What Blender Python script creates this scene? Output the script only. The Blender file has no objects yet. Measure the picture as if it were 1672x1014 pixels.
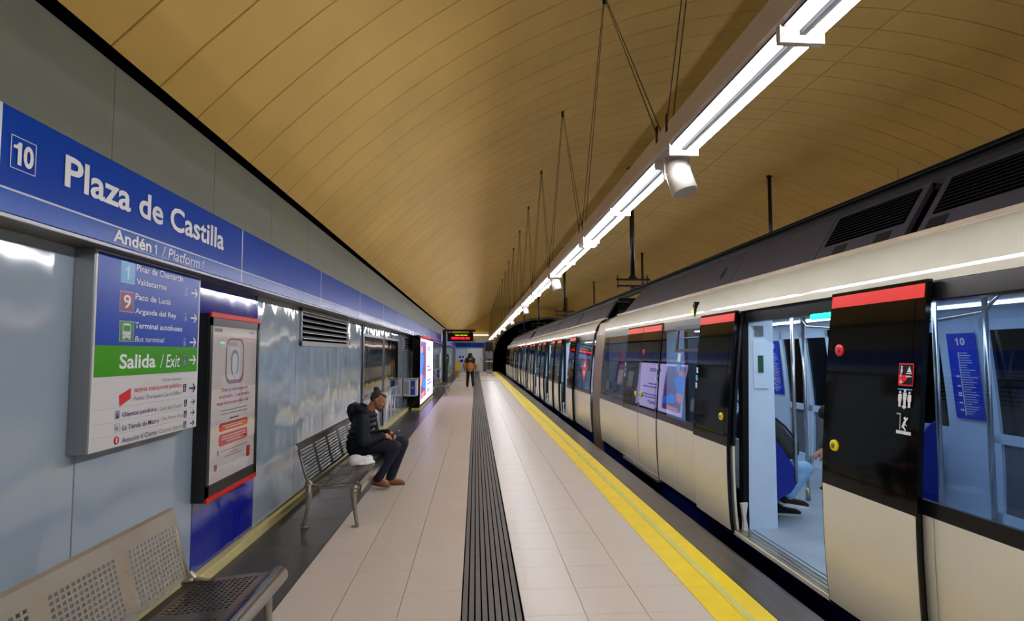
import bpy, bmesh, math, random
from mathutils import Vector, Matrix
random.seed(7)
S = bpy.context.scene
COL = S.collection
PI = math.pi

# ------------------------------------------------------------------ camera
FPX, CX, CY, VX, VY = 895.0, 836.0, 527.0, 776.5, 577.0
CAMH = 1.68
pt = math.atan((VY - CY) / FPX)
yw = math.atan(-(VX - CX) / FPX * math.cos(pt))
Fv = Vector((math.sin(yw) * math.cos(pt), math.cos(yw) * math.cos(pt), math.sin(pt)))
Rv = Vector((math.cos(yw), -math.sin(yw), 0))
Uv = Rv.cross(Fv)
cd = bpy.data.cameras.new('camera'); cam = bpy.data.objects.new('camera', cd); COL.objects.link(cam)
cd.sensor_fit = 'HORIZONTAL'; cd.sensor_width = 36.0; cd.lens = 36.0 * FPX / 1672.0
cd.shift_y = (CY - 507.0) / 1672.0
cd.clip_start = 0.05; cd.clip_end = 200
cam.matrix_world = Matrix(((Rv.x, Uv.x, -Fv.x, 0), (Rv.y, Uv.y, -Fv.y, 0), (Rv.z, Uv.z, -Fv.z, CAMH), (0, 0, 0, 1)))
S.camera = cam

# ------------------------------------------------------------------ world, view and light levels
w = bpy.data.worlds.new('world'); S.world = w; w.use_nodes = True
w.node_tree.nodes['Background'].inputs[0].default_value = (0.5, 0.55, 0.6, 1)
w.node_tree.nodes['Background'].inputs[1].default_value = 0.0
S.view_settings.view_transform = 'Standard'; S.view_settings.look = 'None'
S.view_settings.gamma = 1.0; S.view_settings.exposure = 0.06
S.view_settings.use_curve_mapping = False
TUBE_E = 64.0        # fluorescent tubes
CABIN_E = 8.0        # luminous strips in the train
LED_E = 1.6          # advertising screen

# ------------------------------------------------------------------ materials
def lin(c):
    c = c / 255.0
    return c / 12.92 if c <= 0.04045 else ((c + 0.055) / 1.055) ** 2.4
def rgb(r, g, b): return (lin(r), lin(g), lin(b), 1)
MATS = {}
def mat(name, col, rough=0.5, metal=0.0, spec=0.5, var=0.0, vscale=6.0, bump=0.0, bscale=20.0, emit=None, es=0.0, stretch=None, coat=0.0, dist=0.002, roughvar=0.0):
    m = bpy.data.materials.new(name); m.use_nodes = True
    nt = m.node_tree; b = nt.nodes['Principled BSDF']
    c = rgb(*col)
    b.inputs['Base Color'].default_value = c
    b.inputs['Roughness'].default_value = rough
    b.inputs['Metallic'].default_value = metal
    b.inputs['Specular IOR Level'].default_value = spec
    b.inputs['Coat Weight'].default_value = coat
    b.inputs['Coat Roughness'].default_value = 0.04
    if var or bump or roughvar:
        tc = nt.nodes.new('ShaderNodeTexCoord')
        mp = nt.nodes.new('ShaderNodeMapping')
        if stretch: mp.inputs['Scale'].default_value = stretch
        geo = nt.nodes.new('ShaderNodeNewGeometry')
        nt.links.new(geo.outputs['Position'], mp.inputs['Vector'])
    if var or roughvar:
        n = nt.nodes.new('ShaderNodeTexNoise'); n.inputs['Scale'].default_value = vscale; n.inputs['Detail'].default_value = 5
        nt.links.new(mp.outputs[0], n.inputs['Vector'])
    if var:
        r = nt.nodes.new('ShaderNodeValToRGB')
        r.color_ramp.elements[0].position = 0.3; r.color_ramp.elements[1].position = 0.7
        r.color_ramp.elements[0].color = tuple(x * (1 - var) for x in c[:3]) + (1,)
        r.color_ramp.elements[1].color = tuple(min(1, x * (1 + var * 0.6)) for x in c[:3]) + (1,)
        nt.links.new(n.outputs['Fac'], r.inputs[0]); nt.links.new(r.outputs[0], b.inputs['Base Color'])
    if roughvar:
        mr = nt.nodes.new('ShaderNodeMapRange'); mr.inputs[3].default_value = max(0.03, rough - roughvar); mr.inputs[4].default_value = rough + roughvar
        nt.links.new(n.outputs['Fac'], mr.inputs[0]); nt.links.new(mr.outputs[0], b.inputs['Roughness'])
    if bump:
        n2 = nt.nodes.new('ShaderNodeTexNoise'); n2.inputs['Scale'].default_value = bscale; n2.inputs['Detail'].default_value = 2
        nt.links.new(mp.outputs[0], n2.inputs['Vector'])
        bp = nt.nodes.new('ShaderNodeBump'); bp.inputs['Strength'].default_value = bump; bp.inputs['Distance'].default_value = dist
        nt.links.new(n2.outputs['Fac'], bp.inputs['Height']); nt.links.new(bp.outputs[0], b.inputs['Normal'])
        if coat: nt.links.new(bp.outputs[0], b.inputs['Coat Normal'])
    if emit:
        b.inputs['Emission Color'].default_value = rgb(*emit); b.inputs['Emission Strength'].default_value = es
    MATS[name] = m
    return m
def glassmat(name, tint, gloss=0.06, rough=0.02, bump=0.0):
    m = bpy.data.materials.new(name); m.use_nodes = True; nt = m.node_tree
    nt.nodes.remove(nt.nodes['Principled BSDF']); out = nt.nodes['Material Output']
    t = nt.nodes.new('ShaderNodeBsdfTransparent'); t.inputs[0].default_value = (*tint, 1)
    g = nt.nodes.new('ShaderNodeBsdfGlossy'); g.inputs['Roughness'].default_value = rough; g.inputs[0].default_value = (0.9, 0.9, 0.9, 1)
    ge = nt.nodes.new('ShaderNodeNewGeometry'); dp_ = nt.nodes.new('ShaderNodeVectorMath'); dp_.operation = 'DOT_PRODUCT'
    nt.links.new(ge.outputs['Normal'], dp_.inputs[0]); nt.links.new(ge.outputs['Incoming'], dp_.inputs[1])
    ab = nt.nodes.new('ShaderNodeMath'); ab.operation = 'ABSOLUTE'; nt.links.new(dp_.outputs['Value'], ab.inputs[0])
    om = nt.nodes.new('ShaderNodeMath'); om.operation = 'SUBTRACT'; om.inputs[0].default_value = 1.0; nt.links.new(ab.outputs[0], om.inputs[1])
    f = nt.nodes.new('ShaderNodeMath'); f.operation = 'POWER'; f.inputs[1].default_value = 5.0; nt.links.new(om.outputs[0], f.inputs[0])
    a = nt.nodes.new('ShaderNodeMath'); a.operation = 'ADD'; a.inputs[1].default_value = gloss; a.use_clamp = True
    mx = nt.nodes.new('ShaderNodeMixShader')
    nt.links.new(f.outputs[0], a.inputs[0]); nt.links.new(a.outputs[0], mx.inputs[0])
    nt.links.new(t.outputs[0], mx.inputs[1]); nt.links.new(g.outputs[0], mx.inputs[2])
    nt.links.new(mx.outputs[0], out.inputs[0])
    MATS[name] = m; return m

M = MATS
mat('ceiling_panel', (196, 160, 82), 0.6, spec=0.3, var=0.10, vscale=0.9, bump=0.15, bscale=3, dist=0.01)
mat('joint_dark', (22, 18, 12), 0.9)
mat('wall_grey', (152, 168, 184), 0.09, spec=0.6, var=0.04, vscale=1.2, bump=0.9, bscale=1.9, dist=0.038, coat=0.7, stretch=(1, 1, 0.5))
mat('wall_blue', (8, 24, 150), 0.1, spec=0.6, bump=0.2, bscale=2.0, dist=0.03, coat=0.6, stretch=(1, 1, 0.5))
mat('band_blue', (0, 60, 162), 0.35, spec=0.1, bump=0.25, bscale=2, dist=0.006)
mat('band_mid_blue', (8, 78, 176), 0.25, spec=0.3, bump=0.25, bscale=2, dist=0.006)
mat('fascia', (104, 108, 96), 0.5, var=0.06)
mat('ledge_brown', (104, 92, 74), 0.35, metal=0.3)
mat('white_line', (210, 215, 222), 0.5)
mat('kerb_yellow', (212, 200, 138), 0.5, var=0.12, vscale=3)
mat('tile', (202, 188, 174), 0.34, spec=0.4, var=0.04, vscale=1.5, roughvar=0.05)
mat('grout', (92, 84, 76), 0.8)
mat('tactile_grey', (98, 92, 86), 0.6, var=0.10, vscale=9)
mat('border_dark', (64, 60, 57), 0.3, var=0.12, vscale=2.5)
mat('edge_dark', (84, 76, 68), 0.32, var=0.35, vscale=2.2, stretch=(9, .35, 1), roughvar=0.06)
mat('yellow_tile', (240, 208, 30), 0.45, var=0.07, vscale=5)
mat('yellow_strip', (206, 200, 120), 0.5, var=0.08)
mat('trench', (14, 13, 13), 0.95, spec=0.1)
mat('void', (4, 4, 5), 1.0, spec=0.0)
mat('reflector', (58, 54, 54), 0.7, spec=0.1)
mat('cream_top', (172, 168, 152), 0.5, spec=0.3, var=0.08, vscale=1.4, coat=0.9)  # cream darkened to offset the strong lamp light on the cantrail, plus real dirt
mat('black', (7, 7, 8), 0.6, spec=0.2)
mat('black_gloss', (7, 6, 6), 0.06, spec=0.3)
mat('black_frame', (17, 16, 16), 0.3)
mat('steel', (200, 190, 174), 0.3, metal=0.75, var=0.06, vscale=3, roughvar=0.08)
mat('dark_steel', (96, 88, 84), 0.3, metal=0.9, var=0.1, vscale=3)
mat('mid_steel', (112, 108, 102), 0.3, metal=0.9)
mat('chrome', (205, 203, 196), 0.16, metal=1.0)
mat('cast_alu', (158, 152, 138), 0.4, metal=0.6)
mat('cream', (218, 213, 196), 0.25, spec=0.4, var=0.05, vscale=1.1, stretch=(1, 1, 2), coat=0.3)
mat('cream_dirty', (168, 150, 128), 0.3, var=0.2, vscale=2)
mat('roof_grey', (38, 36, 45), 0.5, var=0.12, vscale=1.5)
mat('roof_dark', (20, 20, 24), 0.7)
mat('skirt_blue', (18, 22, 96), 0.3)
mat('red_band', (206, 22, 12), 0.4, spec=0.25)
mat('gangway', (134, 112, 92), 0.45, var=0.35, vscale=4, stretch=(6, 6, .5), metal=0.3)
mat('alu_sill', (170, 164, 150), 0.35, metal=0.7, var=0.15, vscale=8)
mat('cabin_white', (188, 210, 234), 0.35, var=0.03)
mat('cabin_floor', (140, 156, 170), 0.45, var=0.14, vscale=2.5)
mat('cabin_blue', (10, 32, 140), 0.4)
mat('cabin_ceiling', (196, 208, 218), 0.4)
mat('cabin_grey', (92, 100, 110), 0.4)
mat('pole_steel', (180, 184, 186), 0.25, metal=0.9)
mat('map_blue', (22, 52, 190), 0.4)
mat('print_white', (226, 228, 232), 0.5)
mat('sign_blue', (14, 66, 172), 0.3, spec=0.3)
mat('sign_green', (62, 150, 8), 0.25)
mat('sign_white', (206, 204, 206), 0.3)
mat('sign_navy', (20, 34, 96), 0.4)
mat('sign_sky', (88, 170, 222), 0.35)
mat('sign_purple', (128, 44, 92), 0.35)
mat('sign_bus_green', (44, 128, 50), 0.35)
mat('sign_red', (206, 28, 32), 0.4)
mat('sign_grey', (120, 124, 132), 0.5)
mat('sign_line', (150, 152, 158), 0.5)
mat('alu', (150, 152, 154), 0.35, metal=0.6)
mat('poster_white', (212, 206, 204), 0.3)
mat('poster_rose', (196, 156, 148), 0.4)
mat('poster_grey', (122, 116, 114), 0.4)
mat('poster_tan', (160, 104, 74), 0.4)
mat('poster_black', (52, 50, 52), 0.4)
mat('yellow_button', (214, 186, 26), 0.4, emit=(214, 186, 26), es=0.15)
mat('green_button', (60, 120, 50), 0.4)
mat('tube_light', (255, 255, 255), 0.5, emit=(248, 249, 255), es=TUBE_E)
mat('small_light', (255, 255, 255), 0.5, emit=(255, 250, 240), es=4.0)
mat('cabin_light', (255, 255, 255), 0.5, emit=(226, 240, 255), es=CABIN_E)
mat('green_light', (20, 255, 150), 0.5, emit=(10, 255, 140), es=5.0)
mat('amber_light', (255, 170, 40), 0.5, emit=(255, 170, 40), es=1.6)
mat('housing', (198, 188, 180), 0.35)
mat('speaker_white', (224, 216, 206), 0.35)
mat('wire', (70, 58, 36), 0.6)
mat('led_white', (200, 190, 250), 0.5, emit=(206, 196, 255), es=LED_E)
mat('led_blue', (30, 110, 220), 0.5, emit=(30, 110, 220), es=LED_E)
mat('led_plum', (90, 50, 90), 0.5, emit=(92, 56, 100), es=LED_E)
mat('led_skin', (200, 110, 90), 0.5, emit=(214, 120, 96), es=LED_E)
mat('led_text', (70, 50, 150), 0.5, emit=(84, 66, 170), es=LED_E * 0.8)
mat('led_red', (255, 20, 30), 0.5, emit=(255, 16, 36), es=4.0)
mat('led_yellow', (200, 230, 20), 0.5, emit=(190, 230, 20), es=1.6)
mat('green_paint', (10, 78, 52), 0.35)
mat('yellow_sign', (214, 180, 40), 0.5)
mat('door_white', (214, 222, 230), 0.3)
mat('skin', (168, 112, 84), 0.5, var=0.06, vscale=30)
mat('skin_hand', (190, 118, 92), 0.5)
mat('hair', (40, 36, 38), 0.75, var=0.4, vscale=60, bump=0.6, bscale=120, dist=0.004)
mat('hair_grey', (58, 54, 56), 0.75, var=0.4, vscale=70, bump=0.6, bscale=120, dist=0.004)
mat('jacket', (18, 24, 36), 0.6, spec=0.3, bump=0.3, bscale=40, dist=0.005)
mat('trousers', (20, 24, 44), 0.8, bump=0.3, bscale=30, dist=0.004)
mat('black_cloth', (12, 12, 14), 0.8)
mat('tan_jacket', (176, 116, 62), 0.6)
mat('suede', (150, 92, 48), 0.75)
mat('sole', (96, 74, 56), 0.7)
mat('sole_white', (214, 214, 208), 0.6)
mat('sole_dark', (60, 60, 60), 0.7)
mat('jeans', (128, 172, 214), 0.75, var=0.15, vscale=14)
mat('bag', (40, 46, 46), 0.7, bump=0.4, bscale=30, dist=0.005)
mat('cloth_white', (214, 212, 214), 0.7, bump=0.3, bscale=25, dist=0.006)
mat('eye_white', (210, 205, 200), 0.3)
mat('lip', (140, 78, 66), 0.5)
glassmat('tinted_glass', (0.66, 0.72, 0.80), 0.04)
glassmat('door_glass', (0.34, 0.37, 0.42), 0.05)
glassmat('far_glass', (0.25, 0.28, 0.32), 0.06)
glassmat('poster_glass', (0.96, 0.96, 0.96), 0.01, 0.03)
mat('mirror_glass', (70, 66, 66), 0.05, metal=0.9, bump=0.35, bscale=2.2, dist=0.01)

# ------------------------------------------------------------------ helpers
def wloc(o):
    v = Vector((0, 0, 0))
    while o is not None:
        v += o.location; o = o.parent
    return v
class MB:
    def __init__(s): s.v = []; s.f = []; s.m = []; s.sm = []; s.cur = 0; s.smooth = False
    def add(s, vs, fs):
        n = len(s.v); s.v += [Vector(x) for x in vs]
        for f in fs: s.f.append([i + n for i in f]); s.m.append(s.cur); s.sm.append(s.smooth)
        return s
    def box(s, x0, x1, y0, y1, z0, z1):
        if x0 > x1: x0, x1 = x1, x0
        if y0 > y1: y0, y1 = y1, y0
        if z0 > z1: z0, z1 = z1, z0
        return s.add([(x0, y0, z0), (x1, y0, z0), (x1, y1, z0), (x0, y1, z0), (x0, y0, z1), (x1, y0, z1), (x1, y1, z1), (x0, y1, z1)],
                     [(0, 3, 2, 1), (4, 5, 6, 7), (0, 1, 5, 4), (1, 2, 6, 5), (2, 3, 7, 6), (3, 0, 4, 7)])
    def tube(s, p0, p1, r0, r1=None, n=12, cap=True):
        r1 = r0 if r1 is None else r1
        p0 = Vector(p0); p1 = Vector(p1); d = (p1 - p0)
        if d.length < 1e-6: return s
        d.normalize(); a = d.orthogonal().normalized(); b = d.cross(a)
        vs = []
        for p, r in ((p0, r0), (p1, r1)):
            for i in range(n):
                t = 2 * PI * i / n; vs.append(p + a * math.cos(t) * r + b * math.sin(t) * r)
        fs = [(i, (i + 1) % n, n + (i + 1) % n, n + i) for i in range(n)]
        if cap: fs += [tuple(reversed(range(n))), tuple(range(n, 2 * n))]
        k = s.smooth; s.smooth = True; s.add(vs, fs[:n]); 
        n0 = len(s.v) - 2 * n
        s.smooth = False
        for f in fs[n:]: s.f.append([i + n0 for i in f]); s.m.append(s.cur); s.sm.append(False)
        s.smooth = k
        return s
    def path(s, pts, r, n=10):
        rs = r if isinstance(r, (list, tuple)) else [r] * len(pts)
        pts = [Vector(p) for p in pts]; N = len(pts); vs = []; fs = []
        a = None
        for i, p in enumerate(pts):
            d = (pts[min(i + 1, N - 1)] - pts[max(i - 1, 0)]).normalized()
            a = (d.orthogonal() if a is None else (a - d * a.dot(d))).normalized(); b = d.cross(a)
            for k in range(n):
                t = 2 * PI * k / n; vs.append(p + (a * math.cos(t) + b * math.sin(t)) * rs[i])
        for i in range(N - 1):
            for k in range(n): fs.append((i * n + k, i * n + (k + 1) % n, (i + 1) * n + (k + 1) % n, (i + 1) * n + k))
        fs += [tuple(reversed(range(n))), tuple(range((N - 1) * n, N * n))]
        q = s.smooth; s.smooth = True; s.add(vs, fs); s.smooth = q
        return s
    def prism(s, poly, axis, a0, a1):
        """poly: 2D points; axis 'y': (x,z) swept in y; 'x': (y,z) swept in x; 'z': (x,y) swept in z"""
        def P(u, v, a): return {'y': (u, a, v), 'x': (a, u, v), 'z': (u, v, a)}[axis]
        n = len(poly)
        vs = [P(u, v, a0) for u, v in poly] + [P(u, v, a1) for u, v in poly]
        fs = [(i, (i + 1) % n, n + (i + 1) % n, n + i) for i in range(n)] + [tuple(reversed(range(n))), tuple(range(n, 2 * n))]
        return s.add(vs, fs)
    def lathe(s, prof, c=(0, 0, 0), n=16, axis='z'):
        c = Vector(c); vs = []; fs = []
        for r, h in prof:
            for k in range(n):
                t = 2 * PI * k / n; x, y = r * math.cos(t), r * math.sin(t)
                vs.append(c + Vector({'z': (x, y, h), 'x': (h, x, y), 'y': (x, h, y)}[axis]))
        for i in range(len(prof) - 1):
            for k in range(n): fs.append((i * n + k, i * n + (k + 1) % n, (i + 1) * n + (k + 1) % n, (i + 1) * n + k))
        fs += [tuple(reversed(range(n))), tuple(range((len(prof) - 1) * n, len(prof) * n))]
        q = s.smooth; s.smooth = True; s.add(vs, fs); s.smooth = q
        return s
    def quad(s, a, b, c, d): return s.add([a, b, c, d], [(0, 1, 2, 3)])
    def mesh(s, name, mats, off=Vector((0, 0, 0))):
        me = bpy.data.meshes.new(name)
        me.from_pydata([tuple(v - off) for v in s.v], [], s.f)
        mats = mats if isinstance(mats, (list, tuple)) else [mats]
        for m in mats: me.materials.append(M[m])
        me.polygons.foreach_set('material_index', s.m); me.polygons.foreach_set('use_smooth', s.sm)
        bm = bmesh.new(); bm.from_mesh(me); bmesh.ops.recalc_face_normals(bm, faces=bm.faces)
        if getattr(s, 'auto', False):
            for f in bm.faces: f.smooth = True
            for e in bm.edges: e.smooth = len(e.link_faces) == 2 and e.calc_face_angle(0) < .4
        bm.to_mesh(me); bm.free()
        me.update(); return me
    def build(s, name, mats, parent=None, bevel=0.0):
        me = s.mesh(name, mats, wloc(parent)); o = bpy.data.objects.new(name, me); COL.objects.link(o)
        if parent is not None: o.parent = parent
        if bevel:
            b = o.modifiers.new('bevel', 'BEVEL'); b.width = bevel; b.segments = 2; b.limit_method = 'ANGLE'; b.angle_limit = 0.7
        return o
def tag(o, label=None, cat=None, group=None, kind=None):
    if label: o['label'] = label
    if cat: o['category'] = cat
    if group: o['group'] = group
    if kind: o['kind'] = kind
    return o
def empty(name, loc=(0, 0, 0), label=None, cat=None, group=None, kind=None):
    o = bpy.data.objects.new(name, None); COL.objects.link(o); o.location = loc; o.empty_display_size = 0.1
    return tag(o, label, cat, group, kind)
def kids(o): return [c for c in bpy.data.objects if c.parent == o]
KID = {}
def dup(o, parent=None):
    if o.name not in KID: KID[o.name] = [c for c in COL.objects if c.parent == o]
    ch = KID[o.name]
    c = o.copy(); COL.objects.link(c); c.parent = parent
    for k in ch: dup(k, c)
    return c
def inst(name, me, parent, loc):
    o = bpy.data.objects.new(name, me); COL.objects.link(o); o.parent = parent; o.location = loc; return o
def bx(name, m, parent, *a, bevel=0.0): return MB().box(*a).build(name, m, parent, bevel)
def text(st, org, u, v, wid, hei, m, parent=None, name='lettering', bold=0.0, shear=0.0, align='L', depth=0.0):
    """lettering fitted into wid x hei, lower left corner at org, running along u, up along v"""
    cu = bpy.data.curves.new('t', 'FONT'); cu.body = st; cu.size = 1; cu.offset = bold; cu.shear = shear; cu.resolution_u = 3
    cu.extrude = 0
    to = bpy.data.objects.new('t', cu); COL.objects.link(to)
    dg = bpy.context.evaluated_depsgraph_get(); me = bpy.data.meshes.new_from_object(to.evaluated_get(dg))
    bpy.data.objects.remove(to)
    xs = [q.co.x for q in me.vertices]; ys = [q.co.y for q in me.vertices]
    x0, x1, y0, y1 = min(xs), max(xs), min(ys), max(ys)
    sy = hei / (y1 - y0); sx = wid / (x1 - x0) if wid else sy * 0.9
    W = (x1 - x0) * sx
    o0 = Vector(org); u = Vector(u).normalized(); v = Vector(v).normalized()
    if align == 'C': o0 = o0 - u * W / 2
    if align == 'R': o0 = o0 - u * W
    off = wloc(parent)
    for q in me.vertices: q.co = o0 + u * (q.co.x - x0) * sx + v * (q.co.y - y0) * sy - off
    me.materials.clear(); me.materials.append(M[m]); me.name = name
    o = bpy.data.objects.new(name, me); COL.objects.link(o)
    if parent is not None: o.parent = parent
    return o

def one(org, u, v, h, m, parent, wt=.2, t=0.0):
    """the figure 1 with its flag; org = lower left of a field 0.5h wide"""
    u = Vector(u).normalized(); v = Vector(v).normalized(); o_ = Vector(org); a = .46 * h; w_ = wt * h
    P = lambda x, y: o_ + u * x + v * y
    return MB().add([P(a - w_, 0), P(a, 0), P(a, h), P(a - w_ * .75, h), P(a - w_ * 1.3, h * .84), P(a - w_ * 2.1, h * .80), P(a - w_ * 2.1, h * .68), P(a - w_, h * .68)], [tuple(range(8))]).build('numeral', m, parent)
def ten(org, u, v, w_, h, m, parent):
    u = Vector(u).normalized()
    one(org, u, v, h, m, parent, .21)
    text('0', Vector(org) + u * w_ * .50, u, v, w_ * .5, h, m, parent, name='numeral', bold=.035)
# ------------------------------------------------------------------ floor
FY1 = 52.0; BK = -11.0       # the hall runs on behind the camera
floor = bx('floor', 'grout', None, -2.03, 2.16, BK, FY1, -0.25, -0.012); tag(floor, kind='structure')
G = 0.0018
def piece_mesh(name, m, dx, dy, top=0.0, h=0.011, g=G):
    return MB().box(g, dx - g, g * .45, dy - g * .45, top - h, top).mesh(name, m)
tx = [-1.31, -0.902, -0.495]; tx2 = [0.315, 0.716, 1.117]
tmA = piece_mesh('floor_tile', 'tile', 0.4065, 0.4); tmB = piece_mesh('floor_tile', 'tile', 0.401, 0.4)
Y0T = 3.593 - 0.4 * 6
for r in range(50):
    for x in tx: inst('floor_tile', tmA, floor, (x, Y0T + r * 0.4, 0))
    for x in tx2: inst('floor_tile', tmB, floor, (x, Y0T + r * 0.4, 0))
mb = MB()
for r in list(range(-30, 0)) + list(range(50, 127)):
    y = Y0T + r * 0.4
    for x in tx: mb.box(x + G, x + 0.4065 - G, y + G, y + 0.4 - G, -0.011, 0)
    for x in tx2: mb.box(x + G, x + 0.401 - G, y + G, y + 0.4 - G, -0.011, 0)
tag(mb.build('floor_tiles', 'tile', floor), kind='stuff')
# tactile guidance strip with raised ribs
mb = MB(); mb.cur = 1; mb.box(0.001, 0.402, 0.0, 0.4, -0.011, -0.006); mb.cur = 0
for k in range(9):
    x = 0.008 + k * 0.0435; mb.box(x, x + 0.033, 0.0, 0.4, -0.006, 0.003)
tm = mb.mesh('tactile_paver', ['tactile_grey', 'void'])
for r in range(-24, 128): inst('tactile_paver', tm, floor, (-0.088, Y0T + (r - 6) * 0.4, 0))
# yellow line slabs, pale strip, dark edge and dark border slabs
ya = piece_mesh('yellow_slab', 'yellow_tile', 0.195, 0.8); yb = piece_mesh('yellow_slab', 'yellow_tile', 0.197, 0.8)
ed = piece_mesh('edge_slab', 'edge_dark', 0.27, 1.2); bd = piece_mesh('border_slab', 'border_dark', 0.66, 0.8)
for r in range(-12, 65):
    inst('yellow_slab', ya, floor, (1.518, -0.85 + r * 0.8, 0)); inst('yellow_slab', yb, floor, (1.713, -0.85 + r * 0.8, 0.0))
    inst('border_slab', bd, floor, (-1.97, -0.6 + r * 0.8, 0))
for r in range(-8, 43): inst('edge_slab', ed, floor, (1.912, -0.7 + r * 1.2, 0))
bx('pale_strip', 'yellow_strip', floor, 1.727, 1.772, BK, FY1 - .2, -0.003, 0.0015)
bx('nosing', 'dark_steel', floor, 2.182, 2.20, BK, FY1, -0.06, -0.001)
bx('crossing_strip', 'tactile_grey', floor, -1.3, 1.5, 34.0, 34.25, -0.005, 0.003)
bx('crossing_strip', 'tactile_grey', floor, -1.3, 1.5, 41.5, 41.8, -0.005, 0.003)
# track bed and far side
tag(bx('track_bed', 'trench', None, 2.2, 11.6, BK, 70, -1.5, -1.3), kind='structure')
tag(bx('platform_side', 'trench', None, 2.12, 2.16, BK, FY1, -1.3, -0.02), kind='structure')
tag(bx('wall_right', 'fascia', None, 11.3, 11.6, BK, FY1, -1.3, 3.6), kind='structure')
tag(bx('floor_far_platform', 'tile', None, 7.75, 11.3, BK, FY1, -1.3, 0.0), kind='structure')
tag(bx('wall_light_shield', 'trench', None, 7.6, 7.7, BK, FY1, -1.3, 2.75), kind='structure')  # unseen partition, added to keep the far lamps out of the train windows

tag(bx('wall_back', 'wall_grey', None, -2.3, 11.8, BK - .2, BK, -1.3, 6.4), kind='structure')
# ------------------------------------------------------------------ ceiling vault
XC, ZC, RC = 4.878, -2.921, 9.056
def vault(x, dr=0.0):
    return ZC + math.sqrt(max(0, (RC + dr) ** 2 - (x - XC) ** 2))
def ang(x): return math.acos((x - XC) / RC)
aL, aS, aR = ang(-1.80), ang(5.49), ang(11.4)
def arc(a0, a1, n, r): return [(XC + r * math.cos(a0 + (a1 - a0) * i / n), ZC + r * math.sin(a0 + (a1 - a0) * i / n)) for i in range(n + 1)]
mb = MB(); inn = arc(aL, aR, 30, RC + 0.035); outp = arc(aL, aR, 30, RC + 0.2)
mb.prism(inn + outp[::-1], 'y', BK, FY1)
ceiling = mb.build('ceiling', 'joint_dark'); tag(ceiling, kind='structure')
def cp_mesh(a0, a1, n):
    m_ = MB(); g = 0.005
    ring = [(g, 0.005), (g + .003, 0.0), (0.418 - g - .003, 0.0), (0.418 - g, 0.005), (0.418 - g, 0.03), (g, 0.03)]
    K = len(ring); vs = []; fs = []
    for i in range(n + 1):
        a = a0 + (a1 - a0) * i / n
        for yy, dr in ring: vs.append((XC + (RC + dr) * math.cos(a), yy, ZC + (RC + dr) * math.sin(a)))
    for i in range(n):
        for k in range(K): fs.append((i * K + k, i * K + (k + 1) % K, (i + 1) * K + (k + 1) % K, (i + 1) * K + k))
    fs += [tuple(range(K)), tuple(n * K + k for k in range(K))[::-1]]
    m_.add(vs, fs); return m_.mesh('ceiling_panel', 'ceiling_panel')
gs = 0.007 / RC
cA = cp_mesh(aL, aS + gs, 22); cB = cp_mesh(aS - gs, aR, 16)
k0 = 2.754 - 0.418 * 9
for r in range(-22, 127):
    y = k0 + r * 0.418
    if y + .42 > FY1: break
    inst('ceiling_panel', cA, ceiling, (0, y, 0)); inst('ceiling_panel', cB, ceiling, (0, y, 0))
# ------------------------------------------------------------------ left wall
wall = bx('wall_left', 'joint_dark', None, -2.3, -2.06, BK, FY1, -0.1, 3.3); tag(wall, kind='structure')
def blue_at(y): return abs(y - 4.15) < 0.05
ys = [-10.45, -9.32, -8.2, -7.07, -5.95, -4.82, -3.7, -2.57, -1.45, -0.35, 0.75, 1.85, 2.96, 4.15, 5.25]
while ys[-1] < 51: ys.append(ys[-1] + 1.115)
for a, b in zip(ys[:-1], ys[1:]):
    if b > FY1: b = FY1
    i = ys.index(a)
    m_ = 'wall_blue' if (blue_at(a) or i in (32, 41)) else 'wall_grey'
    bx('wall_panel', m_, wall, -2.06, -2.03, a + 0.0035, b - 0.0035, 0.085, 2.24, bevel=0.003)
k = -1.46 - 1.072 * 8
while k < 51.5:
    bx('fascia_panel', 'fascia', wall, -1.86, -1.825, k + 0.002, min(k + 1.072, FY1) - 0.002, 2.648, 3.14, bevel=0.002); k += 1.072
bx('fascia_backing', 'joint_dark', wall, -2.06, -1.865, BK, FY1, 2.24, 3.2)
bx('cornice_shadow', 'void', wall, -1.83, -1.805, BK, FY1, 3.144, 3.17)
bx('ledge', 'ledge_brown', wall, -2.05, -1.84, BK, FY1, 2.215, 2.24)
bx('ledge_lip', 'white_line', wall, -1.84, -1.826, BK, FY1, 2.212, 2.226)
bx('baseboard_left', 'kerb_yellow', wall, -2.06, -1.975, BK, FY1, -0.01, 0.075, bevel=0.006)
# blue name band, panel by panel
k = -0.006; bi = 0
yb_ = 2.179 - 2.19 * 6
bands = []
while yb_ < 51:
    y1 = min(yb_ + 2.19, FY1)
    o = bx('name_band', ['band_blue', 'band_mid_blue'], wall, -1.86, -1.82, yb_ + 0.004, y1 - 0.004, 2.228, 2.645)
    MBl = MB().box(-1.8203, -1.8185, yb_, y1, 2.318, 2.326); MBl.box(-1.8203, -1.8185, yb_ - 0.006, yb_ + 0.006, 2.228, 2.645)
    MBl.build('white_stripe', 'white_line', o)
    MB().box(-1.8205, -1.8190, yb_ + .008, y1 - .008, 2.229, 2.317).build('lower_field', 'band_mid_blue', o)
    bands.append(o); yb_ += 2.19
U, V = (0, 1, 0), (0, 0, 1)
sb = bands[6]
T = -1.8165
text('Plaza de Castilla', (T, 2.512, 2.419), U, V, 1.538, 0.146, 'print_white', sb, bold=0.022)
text('Andén', (T, 2.85, 2.243), U, V, 0.325, 0.066, 'print_white', sb, bold=0.025); one((T, 3.20, 2.243), U, V, .056, 'print_white', sb)
text('/ Platform', (T, 3.275, 2.240), U, V, 0.44, 0.064, 'print_white', sb, shear=0.15); one((T, 3.735, 2.243), U, Vector((0, .15, 1)), .056, 'print_white', sb, .12)
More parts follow.
